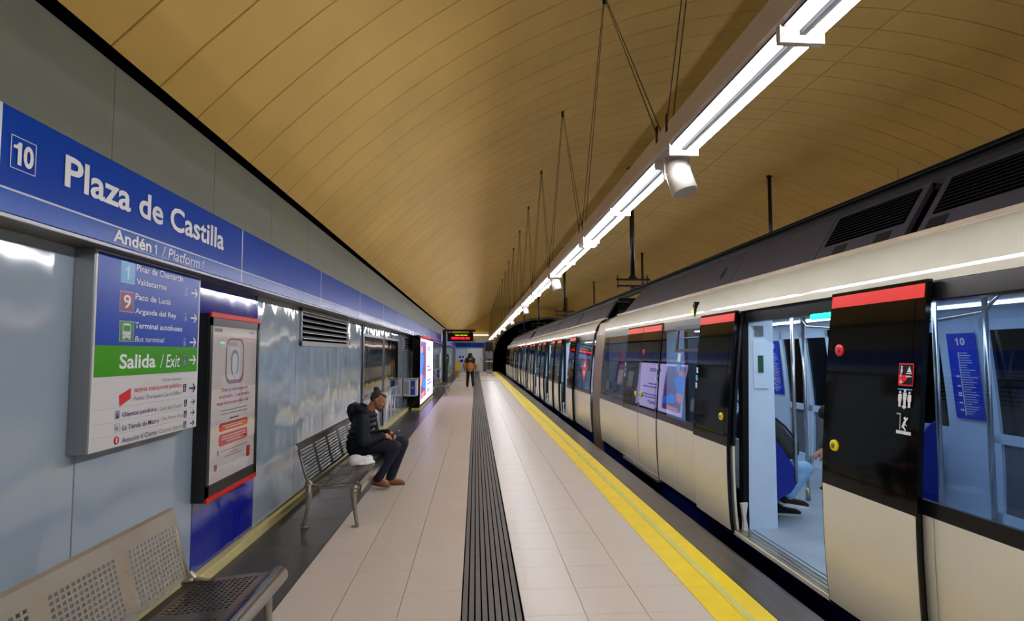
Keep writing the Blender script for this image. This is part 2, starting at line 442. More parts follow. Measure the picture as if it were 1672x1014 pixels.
ten((T, 2.238, 2.428), U, V, 0.102, 0.092, 'print_white', sb)
def frame2(y0, y1, z0, z1, t, x, m, parent, name='frame_line'):
    b_ = MB(); b_.box(x, x + .001, y0, y1, z0, z0 + t); b_.box(x, x + .001, y0, y1, z1 - t, z1); b_.box(x, x + .001, y0, y0 + t, z0, z1); b_.box(x, x + .001, y1 - t, y1, z0, z1)
    return b_.build(name, m, parent)
frame2(2.228, 2.352, 2.408, 2.540, 0.003, T - .001, 'print_white', sb)

# ------------------------------------------------------------------ directory sign
sg = empty('directory_sign', (-2.03, 3.42, 1.172), 'grey-edged direction sign with a green Salida / Exit band, hung below the blue station name', 'sign')
bx('sign_case', 'alu', sg, -2.03, -1.93, 2.895, 3.965, 1.172, 2.215, bevel=0.004)
def fld(n, m, y0, y1, z0, z1, parent=sg, x=-1.93, t=0.002): return bx(n, m, parent, x, x + t, y0, y1, z0, z1)
fld('white_border', 'sign_white', 2.903, 3.962, 1.178, 2.212)
fld('blue_field', 'sign_blue', 2.918, 3.945, 1.722, 2.205, x=-1.9285)
fld('green_field', 'sign_green', 2.918, 3.945, 1.557, 1.722, x=-1.9285)
X1 = -1.9255
def tx_(s_, y0, y1, z0, h, m='print_white', bold=0.01, shear=0.0, al='L'):
    return text(s_, (X1, y0, z0), U, V, y1 - y0, h, m, sg, bold=bold, shear=shear)
def sq(y0, y1, z0, z1, m, n='pictogram_field'):
    fld(n + '_edge', 'sign_white', y0 - .003, y1 + .003, z0 - .003, z1 + .003, x=-1.9268, t=.0004); return fld(n, m, y0, y1, z0, z1, x=-1.9264, t=.0007)
sq(3.10, 3.218, 2.071, 2.183, 'sign_sky'); sq(3.10, 3.218, 1.911, 2.019, 'sign_purple'); sq(3.105, 3.225, 1.748, 1.856, 'sign_bus_green')
one((X1, 3.133, 2.090), U, V, .075, 'print_white', sg); tx_('9', 3.128, 3.192, 1.927, 0.077)
tx_('Pinar de Chamartín', 3.232, 3.728, 2.148, 0.040); tx_('Valdecarros', 3.236, 3.538, 2.073, 0.034)
tx_('Paco de Lucía', 3.231, 3.592, 1.985, 0.036); tx_('Arganda del Rey', 3.233, 3.661, 1.896, 0.042)
tx_('Terminal autobuses', 3.236, 3.738, 1.823, 0.034); tx_('Bus terminal', 3.239, 3.534, 1.746, 0.032, bold=0, shear=.2)
tx_('Salida', 3.113, 3.449, 1.595, 0.082, bold=.02); tx_('/ Exit', 3.498, 3.722, 1.592, 0.082, bold=0, shear=.15)
# bus pictogram
b_ = MB(); b_.prism([(3.128, 1.765), (3.202, 1.765), (3.202, 1.83), (3.192, 1.846), (3.138, 1.846), (3.128, 1.83)], 'x', -1.9257, -1.9252); b_.box(-1.9257, -1.9252, 3.134, 3.146, 1.755, 1.765); b_.box(-1.9257, -1.9252, 3.184, 3.196, 1.755, 1.765)
b_.build('bus_symbol', 'sign_white', sg)
b_ = MB(); b_.box(-1.9252, -1.9248, 3.136, 3.194, 1.802, 1.834); b_.box(-1.9252, -1.9248, 3.135, 3.142, 1.775, 1.782); b_.box(-1.9252, -1.9248, 3.188, 3.195, 1.775, 1.782); b_.build('bus_window', 'sign_bus_green', sg)
def arrow(y, z, s_, m):
    b = MB(); x0, x1 = -1.9257, -1.925; t = s_ * 0.13
    b.box(x0, x1, y, y + s_ * .9, z - t / 2, z + t / 2)
    for sg_ in (1, -1):
        b.add([(x0, y + s_, z), (x0, y + s_ * .62, z + sg_ * s_ * .38), (x0, y + s_ * .62 - t * .8, z + sg_ * (s_ * .38 - t * .4)), (x0, y + s_ - t * 1.6, z),
               (x1, y + s_, z), (x1, y + s_ * .62, z + sg_ * s_ * .38), (x1, y + s_ * .62 - t * .8, z + sg_ * (s_ * .38 - t * .4)), (x1, y + s_ - t * 1.6, z)],
              [(0, 1, 2, 3), (4, 5, 6, 7), (0, 1, 5, 4), (1, 2, 6, 5), (2, 3, 7, 6), (3, 0, 4, 7)])
    return b.build('arrow', m, sg)
def wheelchair(y, z, h, fieldm, m='sign_white'):
    fld('access_edge', 'sign_white', y - .0015, y + h * .72 + .0015, z - .0015, z + h + .0015, x=-1.9268, t=.0004)
    fld('access_field', fieldm, y, y + h * .72, z, z + h, x=-1.9264, t=.0007)
    b = MB(); cy, cz, r = y + h * .32, z + h * .30, h * .2
    for i in range(10):
        a0, a1 = PI * .6 + i * 2 * PI * .72 / 10, PI * .6 + (i + 1) * 2 * PI * .72 / 10
        P = lambda a, q: (-1.9253, cy + q * math.cos(a), cz + q * math.sin(a))
        b.quad(P(a0, r), P(a1, r), P(a1, r * .65), P(a0, r * .65))
    b.box(-1.9256, -1.9252, cy - h * .04, cy + h * .03, cz + h * .1, cz + h * .45); b.box(-1.9256, -1.9252, cy, cy + h * .22, cz + h * .08, cz + h * .14)
    b.box(-1.9256, -1.9252, cy + h * .18, cy + h * .24, cz - h * .16, cz + h * .1); b.box(-1.9256, -1.9252, cy - h * .06, cy + h * .05, cz + h * .5, cz + h * .62)
    b.build('wheelchair_symbol', m, sg)
for z in (2.09, 1.92, 1.755): wheelchair(3.758, z - .025, .05, 'sign_blue'); arrow(3.838, z, .085, 'print_white')
wheelchair(3.765, 1.605, .06, 'sign_navy'); arrow(3.838, 1.635, .09, 'print_white')
wheelchair(3.775, 1.425, .052, 'sign_navy'); arrow(3.852, 1.445, .084, 'sign_navy')
for z in (1.349, 1.276, 1.206): wheelchair(3.795, z - .022, .046, 'sign_navy'); arrow(3.876, z + .001, .056, 'sign_navy')
b_ = MB(); b_.prism([(3.122, 1.452), (3.222, 1.485), (3.222, 1.428), (3.13, 1.392)], 'x', -1.927, -1.9255); b_.build('card_symbol', 'sign_red', sg)
tx_('tarjeta transporte público', 3.25, 3.751, 1.452, 0.036, 'sign_red', 0.0); tx_('Public Transport Card Office', 3.25, 3.752, 1.405, 0.030, 'sign_grey', 0, .2)
tx_('Oficina Gestión', 3.525, 3.748, 1.507, 0.019, 'sign_grey', 0)
for z in (1.387, 1.314, 1.243): fld('divider', 'sign_line', 2.918, 3.945, z, z + .0012, x=-1.928, t=.0012)
tx_('Objetos perdidos', 3.153, 3.477, 1.324, 0.034, 'sign_navy', .004); tx_('/ Lost and found', 3.49, 3.762, 1.328, 0.028, 'sign_grey', 0, .2)
tx_('La Tienda de Metro', 3.16, 3.504, 1.258, 0.029, 'sign_navy', .004); tx_('/ The Metro Shop', 3.512, 3.784, 1.258, 0.029, 'sign_grey', 0, .2)
tx_('Atención al Cliente', 3.16, 3.485, 1.190, 0.029, 'sign_navy', .004); tx_('/ Customer Attention', 3.494, 3.791, 1.190, 0.029, 'sign_grey', 0, .2)
b_ = MB(); b_.box(-1.927, -1.926, 3.094, 3.134, 1.326, 1.372); b_.build('pictogram_card', 'sign_line', sg)
b_ = MB(); b_.box(-1.926, -1.9255, 3.104, 3.126, 1.330, 1.344); b_.box(-1.926, -1.9255, 3.100, 3.130, 1.346, 1.351); b_.box(-1.926, -1.9255, 3.111, 3.117, 1.351, 1.366); b_.build('lost_item_symbol', 'sign_navy', sg)
frame2(3.094, 3.134, 1.256, 1.302, .002, -1.927, 'sign_line', sg)
MB().lathe([(.013, 0), (.013, .001)], (-1.927, 3.114, 1.277), 16, 'x').build('shop_symbol', 'sign_line', sg)
MB().lathe([(.022, 0), (.022, .0012)], (-1.927, 3.114, 1.212), 20, 'x').build('info_disc', 'sign_red', sg)
tx_('i', 3.109, 3.119, 1.199, .027, 'print_white', .03)

# ------------------------------------------------------------------ framed poster on the blue panel
pc = empty('poster_case', (-2.03, 4.57, 0.6), 'black framed poster with red top and bottom bars on the blue wall panel', 'poster')
bx('case', 'black_frame', pc, -2.03, -1.935, 4.125, 5.03, .605, 1.975, bevel=.004)
fr = MB(); fr.box(-1.935, -1.925, 4.125, 4.165, .63, 1.95); fr.box(-1.935, -1.925, 4.99, 5.03, .63, 1.95); fr.box(-1.935, -1.925, 4.125, 5.03, .64, .72); fr.box(-1.935, -1.925, 4.125, 5.03, 1.885, 1.95)
fr.build('frame', 'black_frame', pc)
bx('red_bar', 'red_band', pc, -1.937, -1.920, 4.125, 5.03, 1.945, 1.985, bevel=.004); bx('red_bar', 'red_band', pc, -1.937, -1.920, 4.125, 5.03, .60, .638, bevel=.004)
bx('sheet', 'poster_white', pc, -1.935, -1.9335, 4.165, 4.99, .72, 1.885)
XP = -1.9325
def rr(y0, y1, z0, z1, r, n=6):
    pts = []
    for cy, cz, a in ((y1 - r, z1 - r, 0), (y0 + r, z1 - r, 90), (y0 + r, z0 + r, 180), (y1 - r, z0 + r, 270)):
        for i in range(n + 1): t = math.radians(a + 90 * i / n); pts.append((cy + r * math.cos(t), cz + r * math.sin(t)))
    return pts
def flat(name, poly, m, parent, x=XP, t=.0006): return MB().prism(poly, 'x', x, x + t).build(name, m, parent)
flat('picture_outline', rr(4.40, 4.73, 1.44, 1.80, .08), 'poster_tan', pc)
flat('picture_body', rr(4.412, 4.705, 1.47, 1.785, .07), 'poster_white', pc, XP + .0007)
flat('picture_band', rr(4.425, 4.60, 1.735, 1.768, .012), 'poster_rose', pc, XP + .0014)
flat('picture_ring', rr(4.485, 4.625, 1.50, 1.71, .068), 'poster_grey', pc, XP + .0014)
flat('picture_core', rr(4.510, 4.600, 1.52, 1.68, .044), 'poster_white', pc, XP + .0021)
flat('picture_charger', rr(4.53, 4.585, 1.47, 1.635, .015), 'sign_white', pc, XP + .0028)
flat('picture_cable', rr(4.553, 4.561, 1.40, 1.50, .003), 'sign_line', pc, XP + .0035)
def ptx(s_, y0, y1, z0, h, m='sign_red', **k): return text(s_, (XP + .001, y0, z0), U, V, y1 - y0, h, m, pc, **k)
ptx('“Dejo el móvil cargando', 4.335, 4.815, 1.378, .034, bold=.01, shear=.15)
ptx('en el salón... y así mañana', 4.30, 4.86, 1.328, .034, bold=.01, shear=.15)
ptx('tengo batería para todo el día”', 4.265, 4.865, 1.278, .034, bold=.01, shear=.15)
for z in (1.235, 1.208): flat('small_print', rr(4.34, 4.82, z, z + .007, .003), 'poster_grey', pc)
flat('small_print', rr(4.49, 4.66, 1.165, 1.175, .003), 'poster_black', pc)
flat('red_label', rr(4.318, 4.838, 1.083, 1.145, .025), 'sign_red', pc); flat('red_label', rr(4.318, 4.838, .972, 1.062, .03), 'sign_red', pc)
for z, a, b in ((1.118, 4.37, 4.79), (1.10, 4.42, 4.74), (1.035, 4.37, 4.79), (1.015, 4.36, 4.80), (.993, 4.45, 4.71)): flat('label_line', rr(a, b, z, z + .008, .003), 'poster_white', pc, XP + .0008)
for z, a, b in ((.925, 4.36, 4.83), (.90, 4.50, 4.66), (.878, 4.42, 4.74)): flat('small_print', rr(a, b, z, z + .006, .002), 'poster_tan', pc)
flat('logo', rr(4.83, 4.90, .81, .90, .01), 'sign_red', pc); flat('logo', rr(4.255, 4.30, .80, .85, .008), 'poster_tan', pc); flat('picture_mark', rr(4.30, 4.325, .91, .945, .004), 'poster_tan', pc)
text('KAFITI', (XP + .001, 4.20, 1.842), U, V, .13, .025, 'poster_black', pc) if False else flat('header_mark', rr(4.20, 4.33, 1.842, 1.868, .004), 'poster_grey', pc)
flat('header_mark', rr(4.82, 4.93, 1.845, 1.865, .004), 'poster_rose', pc)
bx('cover_glass', 'poster_glass', pc, -1.928, -1.926, 4.165, 4.99, .72, 1.885)

# ------------------------------------------------------------------ ventilation grilles
def grille(y0, y1, z0, z1, label):
    g_ = empty('ventilation_grille', (-2.03, (y0 + y1) / 2, z0), label, 'grille', 'ventilation grilles high on the left wall')
    f_ = MB(); t = .035
    f_.box(-2.03, -2.005, y0, y0 + t, z0, z1); f_.box(-2.03, -2.005, y1 - t, y1, z0, z1); f_.box(-2.03, -2.005, y0, y1, z0, z0 + .06); f_.box(-2.03, -2.005, y0, y1, z1 - .045, z1)
    f_.build('frame', 'alu', g_, .002)
    bx('opening', 'void', g_, -2.029, -2.027, y0 + t, y1 - t, z0 + .06, z1 - .045)
    n = 5; h = (z1 - z0 - .105) / n
    for i in range(n):
        z = z0 + .06 + h * (i + .5)
        MB().prism([(-2.026, z + .028), (-2.000, z + .002), (-1.998, z - .008), (-2.026, z + .012)], 'y', y0 + t, y1 - t).build('slat', 'alu', g_)
    return g_
grille(6.47, 8.79, 1.765, 2.21, 'long grey louvred vent high on the wall above the occupied bench')
grille(15.65, 17.75, 1.74, 2.19, 'smaller-looking louvred vent just before the glowing advertising screen')

# ------------------------------------------------------------------ mirrored display windows
mw = empty('display_case', (-2.03, 12.3, .83), 'pair of dark reflective glass panels framed in steel between the two vents', 'display case')
for a, b in ((10.06, 12.2), (12.3, 14.6)):
    q = MB(); t = .05
    q.box(-2.03, -2.01, a, a + t, .82, 2.04); q.box(-2.03, -2.01, b - t, b, .82, 2.04); q.box(-2.03, -2.01, a, b, .82, .87); q.box(-2.03, -2.01, a, b, 1.99, 2.04)
    fr_ = q.build('frame', 'alu', mw, .003)
    bx('glass_panel', 'mirror_glass', mw, -2.028, -2.020, a + t, b - t, .87, 1.99)
bx('centre_post', 'black_frame', mw, -2.03, -2.005, 12.2, 12.3, .1, 2.05)
bx('side_post', 'black_frame', mw, -2.03, -2.012, 9.98, 10.05, .1, 2.2)

# ------------------------------------------------------------------ advertising screen
ad = empty('advertising_screen', (-1.8, 19, 0), 'glowing lilac advertising screen in a black cabinet against the left wall', 'screen')
bx('cabinet', 'black_gloss', ad, -1.87, -1.65, 16.46, 21.45, .03, 2.22, bevel=.01)
bx('plinth', 'kerb_yellow', ad, -1.88, -1.62, 16.44, 21.47, 0.0, .07)
bx('bezel', 'black', ad, -1.652, -1.645, 16.52, 21.40, .12, 2.16)
X0 = -1.645
bx('display', 'led_white', ad, X0, X0 + .002, 16.6, 21.35, .15, 2.13)
bx('picture_panel', 'led_plum', ad, X0 + .002, X0 + .0025, 16.7, 18.4, .3, 2.05)
flat('picture_sky', [(16.62, .9), (17.2, 1.1), (17.6, 1.55), (17.1, 1.75), (16.62, 1.7)], 'led_blue', ad, X0 + .003)
flat('picture_water', [(17.3, .62), (18.4, .5), (18.4, .75), (17.6, .98), (17.3, .9)], 'led_blue', ad, X0 + .003)
flat('picture_hand', [(16.62, .62), (17.1, .72), (17.2, 1.05), (16.62, 1.0)], 'led_skin', ad, X0 + .0035)
flat('picture_face', [(16.8, 1.7), (17.3, 1.72), (17.25, 1.9), (16.9, 1.88)], 'led_skin', ad, X0 + .0035)
flat('picture_boat', [(16.9, .25), (17.9, .3), (18.0, .5), (17.0, .45)], 'led_skin', ad, X0 + .0035)
for z, a, b in ((1.86, 18.95, 20.2), (1.78, 18.95, 20.2), (1.20, 18.9, 20.1), (1.06, 18.9, 20.7), (.72, 18.9, 20.5), (.60, 18.9, 20.9), (.42, 18.9, 19.9), (.35, 18.9, 19.8)):
    k = a
    while k < b - .1:
        ln = random.uniform(.14, .3); flat('caption_block', [(k, z), (min(k + ln, b), z), (min(k + ln, b), z + .055), (k, z + .055)], 'led_text', ad, X0 + .003); k += ln + .05

# ------------------------------------------------------------------ litter bins
def litter_bin(y, label):
    b = empty('litter_bin', (-2.03, y, .5), label, 'bin', 'wall-mounted litter bins')
    bx('body', 'sign_white', b, -2.02, -1.64, y, y + .42, .48, .95, bevel=.02)
    bx('lid', 'sign_line', b, -2.03, -1.62, y - .02, y + .44, .94, .975, bevel=.01)
    bx('grey_label', 'sign_line', b, -1.985, -1.86, y - .004, y, .54, .90)
    p = bx('blue_label', 'sign_blue', b, -1.81, -1.69, y - .004, y, .52, .92)
    MB().prism([(-1.75, .76), (-1.72, .72), (-1.75, .68), (-1.78, .72)], 'y', y - .0055, y - .004).build('diamond_emblem', 'sign_red', p)
    bx('emblem_bar', 'print_white', p, -1.782, -1.718, y - .0062, y - .0054, .712, .728)
    bx('bracket', 'black_frame', b, -2.03, -1.9, y + .1, y + .3, .40, .49)
litter_bin(15.55, 'grey litter bin with a blue label at the near edge of the advertising screen')
litter_bin(26.0, 'smaller-looking litter bin with a blue label beyond the advertising screen')

# ------------------------------------------------------------------ benches
def sheet(y0, y1, prof, holes_y, holes_s, th=.006):
    """prof: polyline (x,z); holes where y in holes_y intervals and arc param in holes_s intervals"""
    acc = [0]
    for a, b in zip(prof[:-1], prof[1:]): acc.append(acc[-1] + math.hypot(b[0] - a[0], b[1] - a[1]))
    ss = sorted(set([round(a, 5) for a in acc] + [round(q, 5) for h in holes_s for q in h])); ysx = sorted(set([y0, y1] + [round(q, 5) for h in holes_y for q in h]))
    def at(s_):
        for i in range(len(acc) - 1):
            if s_ <= acc[i + 1] + 1e-6:
                t = (s_ - acc[i]) / (acc[i + 1] - acc[i]); return (prof[i][0] + (prof[i + 1][0] - prof[i][0]) * t, prof[i][1] + (prof[i + 1][1] - prof[i][1]) * t)
        return prof[-1]
    m_ = MB(); V_ = {}
    def vid(i, j):
        if (i, j) not in V_: x, z = at(ss[j]); V_[(i, j)] = len(m_.v); m_.v.append(Vector((x, ysx[i], z)))
        return V_[(i, j)]
    for i in range(len(ysx) - 1):
        ym = (ysx[i] + ysx[i + 1]) / 2; iny = any(a < ym < b for a, b in holes_y)
        for j in range(len(ss) - 1):
            sm = (ss[j] + ss[j + 1]) / 2
            if iny and any(a < sm < b for a, b in holes_s): continue
            m_.f.append([vid(i, j), vid(i + 1, j), vid(i + 1, j + 1), vid(i, j + 1)]); m_.m.append(0); m_.sm.append(False)
    return m_
def build_sheet(m_, name, mt, parent, th=.005):
    o = m_.build(name, mt, parent); s_ = o.modifiers.new('thick', 'SOLIDIFY'); s_.thickness = th; s_.offset = 0; return o
BACK = [(-1.735, .80), (-1.715, .79), (-1.70, .74), (-1.655, .56), (-1.615, .42)]
SEAT = [(-1.60, .405), (-1.56, .40), (-1.45, .402), (-1.25, .425), (-1.17, .43), (-1.145, .425)]
def bench(y0, L, kind, label):
    b = empty('platform_bench', (-1.4, y0 + L / 2, 0), label, 'bench', 'steel benches along the left wall')
    y1 = y0 + L; n = 5; p = L / n
    hy = []; 
    if kind == 'square':
        for i in range(n):
            a = y0 + i * p + .05; 
            for k in range(13): hy.append((a + k * .0315, a + k * .0315 + .020))
        hs = [(.10 + k * .026, .10 + k * .026 + .0165) for k in range(11)]; hs2 = [(.07 + k * .03, .07 + k * .03 + .019) for k in range(11)]
        mt = 'dark_steel'
    else:
        hy = [(y0 + i * p + .035, y0 + (i + 1) * p - .035) for i in range(n)]
        hs = [(.075 + k * .032, .075 + k * .032 + .018) for k in range(10)]; hs2 = [(.06 + k * .03, .06 + k * .03 + .016) for k in range(12)]
        mt = 'dark_steel'
    build_sheet(sheet(y0, y1, BACK, hy, hs), 'backrest', 'steel' if kind == 'square' else 'mid_steel', b)
    build_sheet(sheet(y0, y1, SEAT, hy, hs2), 'seat', mt, b)
    m_ = MB(); 
    if kind == 'square': m_.tube((-1.12, y0 - .01, .41), (-1.12, y1 + .01, .41), .048, n=24)
    else: m_.prism([(-1.145, .43), (-1.12, .428), (-1.095, .40), (-1.105, .335), (-1.115, .335), (-1.113, .395), (-1.15, .415)], 'y', y0, y1)
    m_.build('front_rail', 'chrome', b)
    for yy in (y0 + .02, y1 - .02):
        sp = .014
        MB().prism([(-1.64, .44), (-1.60, .455), (-1.57, .42), (-1.45, .395), (-1.27, .40), (-1.19, .425), (-1.13, .435), (-1.115, .40), (-1.12, .37), (-1.19, .385), (-1.28, .375), (-1.45, .367), (-1.57, .385), (-1.6, .36), (-1.645, .38)], 'y', yy - sp, yy + sp).build('seat_bracket', 'cast_alu', b, .004)
        MB().path([(-1.165, yy, .40), (-1.175, yy, .30), (-1.165, yy, .18), (-1.145, yy, .05), (-1.135, yy, .015)], [.032, .028, .02, .018, .018], 8).lathe([(.03, 0), (.032, .006), (.02, .014)], (-1.155, yy, 0), 10).box(-1.19, -1.125, yy - .018, yy + .018, 0, .012).build('leg', 'cast_alu', b)
        MB().path([(-1.605, yy, .42), (-1.60, yy, .30), (-1.615, yy, .18), (-1.64, yy, .05), (-1.655, yy, .015)], [.032, .028, .02, .018, .018], 8).box(-1.67, -1.60, yy - .018, yy + .018, 0, .012).build('leg', 'cast_alu', b)
        for bz in ((-1.15, .375), (-1.152, .34), (-1.612, .40), (-1.61, .365)):
            MB().lathe([(.007, -.003), (.007, .0)], (bz[0], yy - .034, bz[1]), 8, 'y').build('bolt', 'black_frame', b)
        MB().path([(-1.615, yy, .42), (-1.665, yy, .58), (-1.71, yy, .74)], .012, 6).build('back_support', 'cast_alu', b)
    return b
bench(0.80, 2.5, 'square', 'brushed steel bench with square-hole grids, empty, nearest of all, below the direction sign')
bench(5.48, 2.42, 'slot', 'steel bench with slotted seat and back that the man in the dark jacket sits on')
bench(22.0, 2.42, 'slot', 'empty steel bench just beyond the glowing advertising screen')
bench(36.5, 2.42, 'slot', 'farthest empty steel bench, beyond the green help post')
# white cloth cap lying on the seat
cl = empty('crumpled_bag', (-1.3, 6.42, .43), 'crumpled white cloth lying on the bench seat beside the man', 'cloth')

# ------------------------------------------------------------------ blob modelling (one continuous surface)
def blob(name, prims, voxel, m, parent, smooth=4, extra=None):
    """prims: ('c', p0, p1, r0, r1) capsule or ('e', centre, (rx,ry,rz), 3x3 rotation)"""
    bm = bmesh.new()
    for p in prims:
        if p[0] == 'c':
            p0, p1, r0, r1 = Vector(p[1]), Vector(p[2]), p[3], p[4]; d = p1 - p0
            q = d.normalized().to_track_quat('Z', 'Y').to_matrix().to_4x4() if d.length > 1e-6 else Matrix.Identity(4)
            if d.length > 1e-6:
                bmesh.ops.create_cone(bm, cap_ends=True, segments=16, radius1=r0, radius2=r1, depth=d.length, matrix=Matrix.Translation((p0 + p1) / 2) @ q)
            for c, r in ((p0, r0), (p1, r1)): bmesh.ops.create_icosphere(bm, subdivisions=2, radius=r, matrix=Matrix.Translation(c))
        else:
            R_ = p[3] if len(p) > 3 else Matrix.Identity(3)
            bmesh.ops.create_icosphere(bm, subdivisions=3, radius=1, matrix=Matrix.Translation(Vector(p[1])) @ R_.to_4x4() @ Matrix.Diagonal((*p[2], 1)))
    me = bpy.data.meshes.new('tmp'); bm.to_mesh(me); bm.free()
    o = bpy.data.objects.new('tmp', me); COL.objects.link(o)
    r_ = o.modifiers.new('r', 'REMESH'); r_.mode = 'VOXEL'; r_.voxel_size = voxel
    s_ = o.modifiers.new('s', 'SMOOTH'); s_.iterations = smooth; s_.factor = .5
    dg = bpy.context.evaluated_depsgraph_get(); out = bpy.data.meshes.new_from_object(o.evaluated_get(dg))
    bpy.data.objects.remove(o); bpy.data.meshes.remove(me)
    off = wloc(parent)
    for v in out.vertices: v.co -= off
    out.polygons.foreach_set('use_smooth', [True] * len(out.polygons)); out.materials.clear(); out.materials.append(M[m]); out.name = name
    o = bpy.data.objects.new(name, out); COL.objects.link(o)
    if parent is not None: o.parent = parent
    return o
def basis(f, u):
    f = Vector(f).normalized(); s_ = Vector(u).cross(f).normalized(); u = f.cross(s_).normalized()   # s_: the left side
    return Matrix((f, s_, u)).transposed()
def head_prims(c, f, u, k=1.0):
    """skull, jaw, nose, brow, ears, lips; c: head centre; returns prims and a function placing local points"""
    B = basis(f, u); c = Vector(c)
    L = lambda x, y, z: c + B @ Vector((x * k, y * k, z * k))
    E = lambda x, y, z, rx, ry, rz: ('e', L(x, y, z), (rx * k, ry * k, rz * k), B)
    pr_ = [E(-.012, 0, .028, .098, .078, .092), E(.012, 0, -.02, .08, .068, .085), E(.045, 0, -.07, .042, .045, .038), E(.075, 0, -.09, .02, .024, .02),
           E(.082, 0, .02, .016, .058, .012), E(.10, 0, -.012, .014, .012, .03), E(.108, 0, -.03, .017, .016, .012), E(.088, 0, -.062, .013, .026, .012),
           E(.06, .042, -.02, .026, .022, .022), E(.06, -.042, -.02, .026, .022, .022),
           E(-.005, .078, -.012, .016, .010, .032), E(-.005, -.078, -.012, .016, .010, .032)]
    return pr_, L, B, E
def hand_prims(w, d, up, side, curl=.6, k=1.0):
    """w wrist point, d direction of the palm, up back-of-hand normal, side: thumb side"""
    d = Vector(d).normalized(); up = Vector(up); up = (up - d * up.dot(d)).normalized(); s_ = Vector(side); s_ = (s_ - d * s_.dot(d) - up * s_.dot(up)).normalized(); w = Vector(w)
    P = [('c', w, w + d * .03 * k, .026 * k, .027 * k)]
    for i, (o_, L) in enumerate(((.027, .072), (.009, .080), (-.009, .074), (-.027, .058))):
        b0 = w + d * .02 * k + s_ * o_ * .8 * k; b1 = w + d * .085 * k + s_ * o_ * k
        P.append(('c', b0, b1, .014 * k, .0115 * k))
        a1, a2, a3 = curl * .7, curl * 1.5, curl * 2.1
        q = b1
        for a, f_, r0, r1 in ((a1, .45, .0095, .0088), (a2, .32, .0088, .008), (a3, .25, .008, .0068)):
            n_ = q + (d * math.cos(a) - up * math.sin(a)) * L * f_ * k; P.append(('c', q, n_, r0 * k, r1 * k)); q = n_
    t0 = w + d * .025 * k + s_ * .02 * k; t1 = t0 + (d * .6 + s_ * .8).normalized() * .042 * k; t2 = t1 + (d * .9 + s_ * .15 - up * .3).normalized() * .034 * k; t3 = t2 + (d * .9 - s_ * .1 - up * .4).normalized() * .026 * k
    P += [('c', t0, t1, .015 * k, .0115 * k), ('c', t1, t2, .0115 * k, .0095 * k), ('c', t2, t3, .0095 * k, .0075 * k)]
    return P
def puffy(p0, p1, r0, r1, n, amp=.05):
    """quilted sleeve: rows of bulges"""
    p0 = Vector(p0); p1 = Vector(p1); out = []
    for i in range(n):
        a = (i + .5) / n; r = r0 + (r1 - r0) * a; c = p0.lerp(p1, a); h = (p1 - p0).normalized() * ((p1 - p0).length / n * .36)
        out.append(('c', c - h, c + h, r, r))
    out.append(('c', p0, p1, r0 * (1 - amp), r1 * (1 - amp)))
    return out
def shoe(toe, heel, m_up, m_sole, parent, k=1.0, tilt=None):
    """low shoe from heel to toe (points on the ground under the sole)"""
    toe = Vector(toe); heel = Vector(heel); d = (toe - heel); L = d.length; d.normalize()
    up = Vector((0, 0, 1)); up = (up - d * up.dot(d)).normalized(); s_ = up.cross(d)
    A = lambda t, h, o_=0: heel + d * L * t + up * h + s_ * o_
    prim = [('c', A(.16, .045), A(.45, .045), .040, .038), ('c', A(.45, .042), A(.8, .034, .004), .038, .034), ('c', A(.8, .032), A(.9, .030, .0), .034, .026), ('c', A(.16, .05), A(.2, .085), .040, .036)]
    o = blob('shoe', prim, .006, m_up, parent, 3)
    B = Matrix((d, s_, up)).transposed(); m_ = MB()
    n = 24; base = []
    for i in range(n):
        t = 2 * PI * i / n; cx_ = .5 + .5 * math.cos(t); wd = .030 + .016 * max(0, math.sin(PI * min(1, cx_ * .9))) ; base.append((cx_ * L * 1.02 - .01 * L, math.sin(t) * wd))
    vs = []; 
    for h in (0.0, .024):
        for a, b in base: vs.append(heel + B @ Vector((a, b, h)))
    m_.add(vs, [(i, (i + 1) % n, n + (i + 1) % n, n + i) for i in range(n)] + [tuple(reversed(range(n))), tuple(range(n, 2 * n))])
    so = m_.build('sole', m_sole, o if parent is None else o)
    return o
P_ = cl
blob('cloth_fold', [('e', (-1.34, 6.34, .49), (.085, .075, .055)), ('e', (-1.22, 6.45, .475), (.05, .10, .04)), ('c', (-1.36, 6.28, .47), (-1.26, 6.36, .475), .05, .052), ('c', (-1.26, 6.36, .46), (-1.20, 6.50, .45), .04, .03), ('c', (-1.30, 6.42, .45), (-1.33, 6.55, .46), .03, .035), ('c', (-1.22, 6.3, .445), (-1.16, 6.44, .44), .02, .02), ('e', (-1.27, 6.4, .445), (.10, .15, .014))], .008, 'cloth_white', cl, 3)

# ------------------------------------------------------------------ man sitting on the bench
YM = 7.1
man = empty('person', (-1.2, YM, 0), 'person in dark puffer jacket sitting on the slotted bench looking at a phone', 'person')
hc = Vector((-1.225, YM, 1.085)); hf = Vector((.86, -.12, -.50)); hu = Vector((.50, 0, .86))
hp, HL, HB, HE = head_prims(hc, hf, hu, .98)
wR = Vector((-1.14, YM - .13, .655)); wL = Vector((-1.10, YM + .10, .66))
hipR, hipL = Vector((-1.43, YM - .10, .52)), Vector((-1.43, YM + .10, .52))
knR, knL = Vector((-.985, YM - .15, .525)), Vector((-.93, YM + .12, .535))
anR, anL = Vector((-1.20, YM - .12, .14)), Vector((-1.08, YM + .12, .10))
shR, shL = Vector((-1.385, YM - .185, .86)), Vector((-1.37, YM + .185, .86))
elR, elL = Vector((-1.36, YM - .25, .585)), Vector((-1.32, YM + .25, .60))
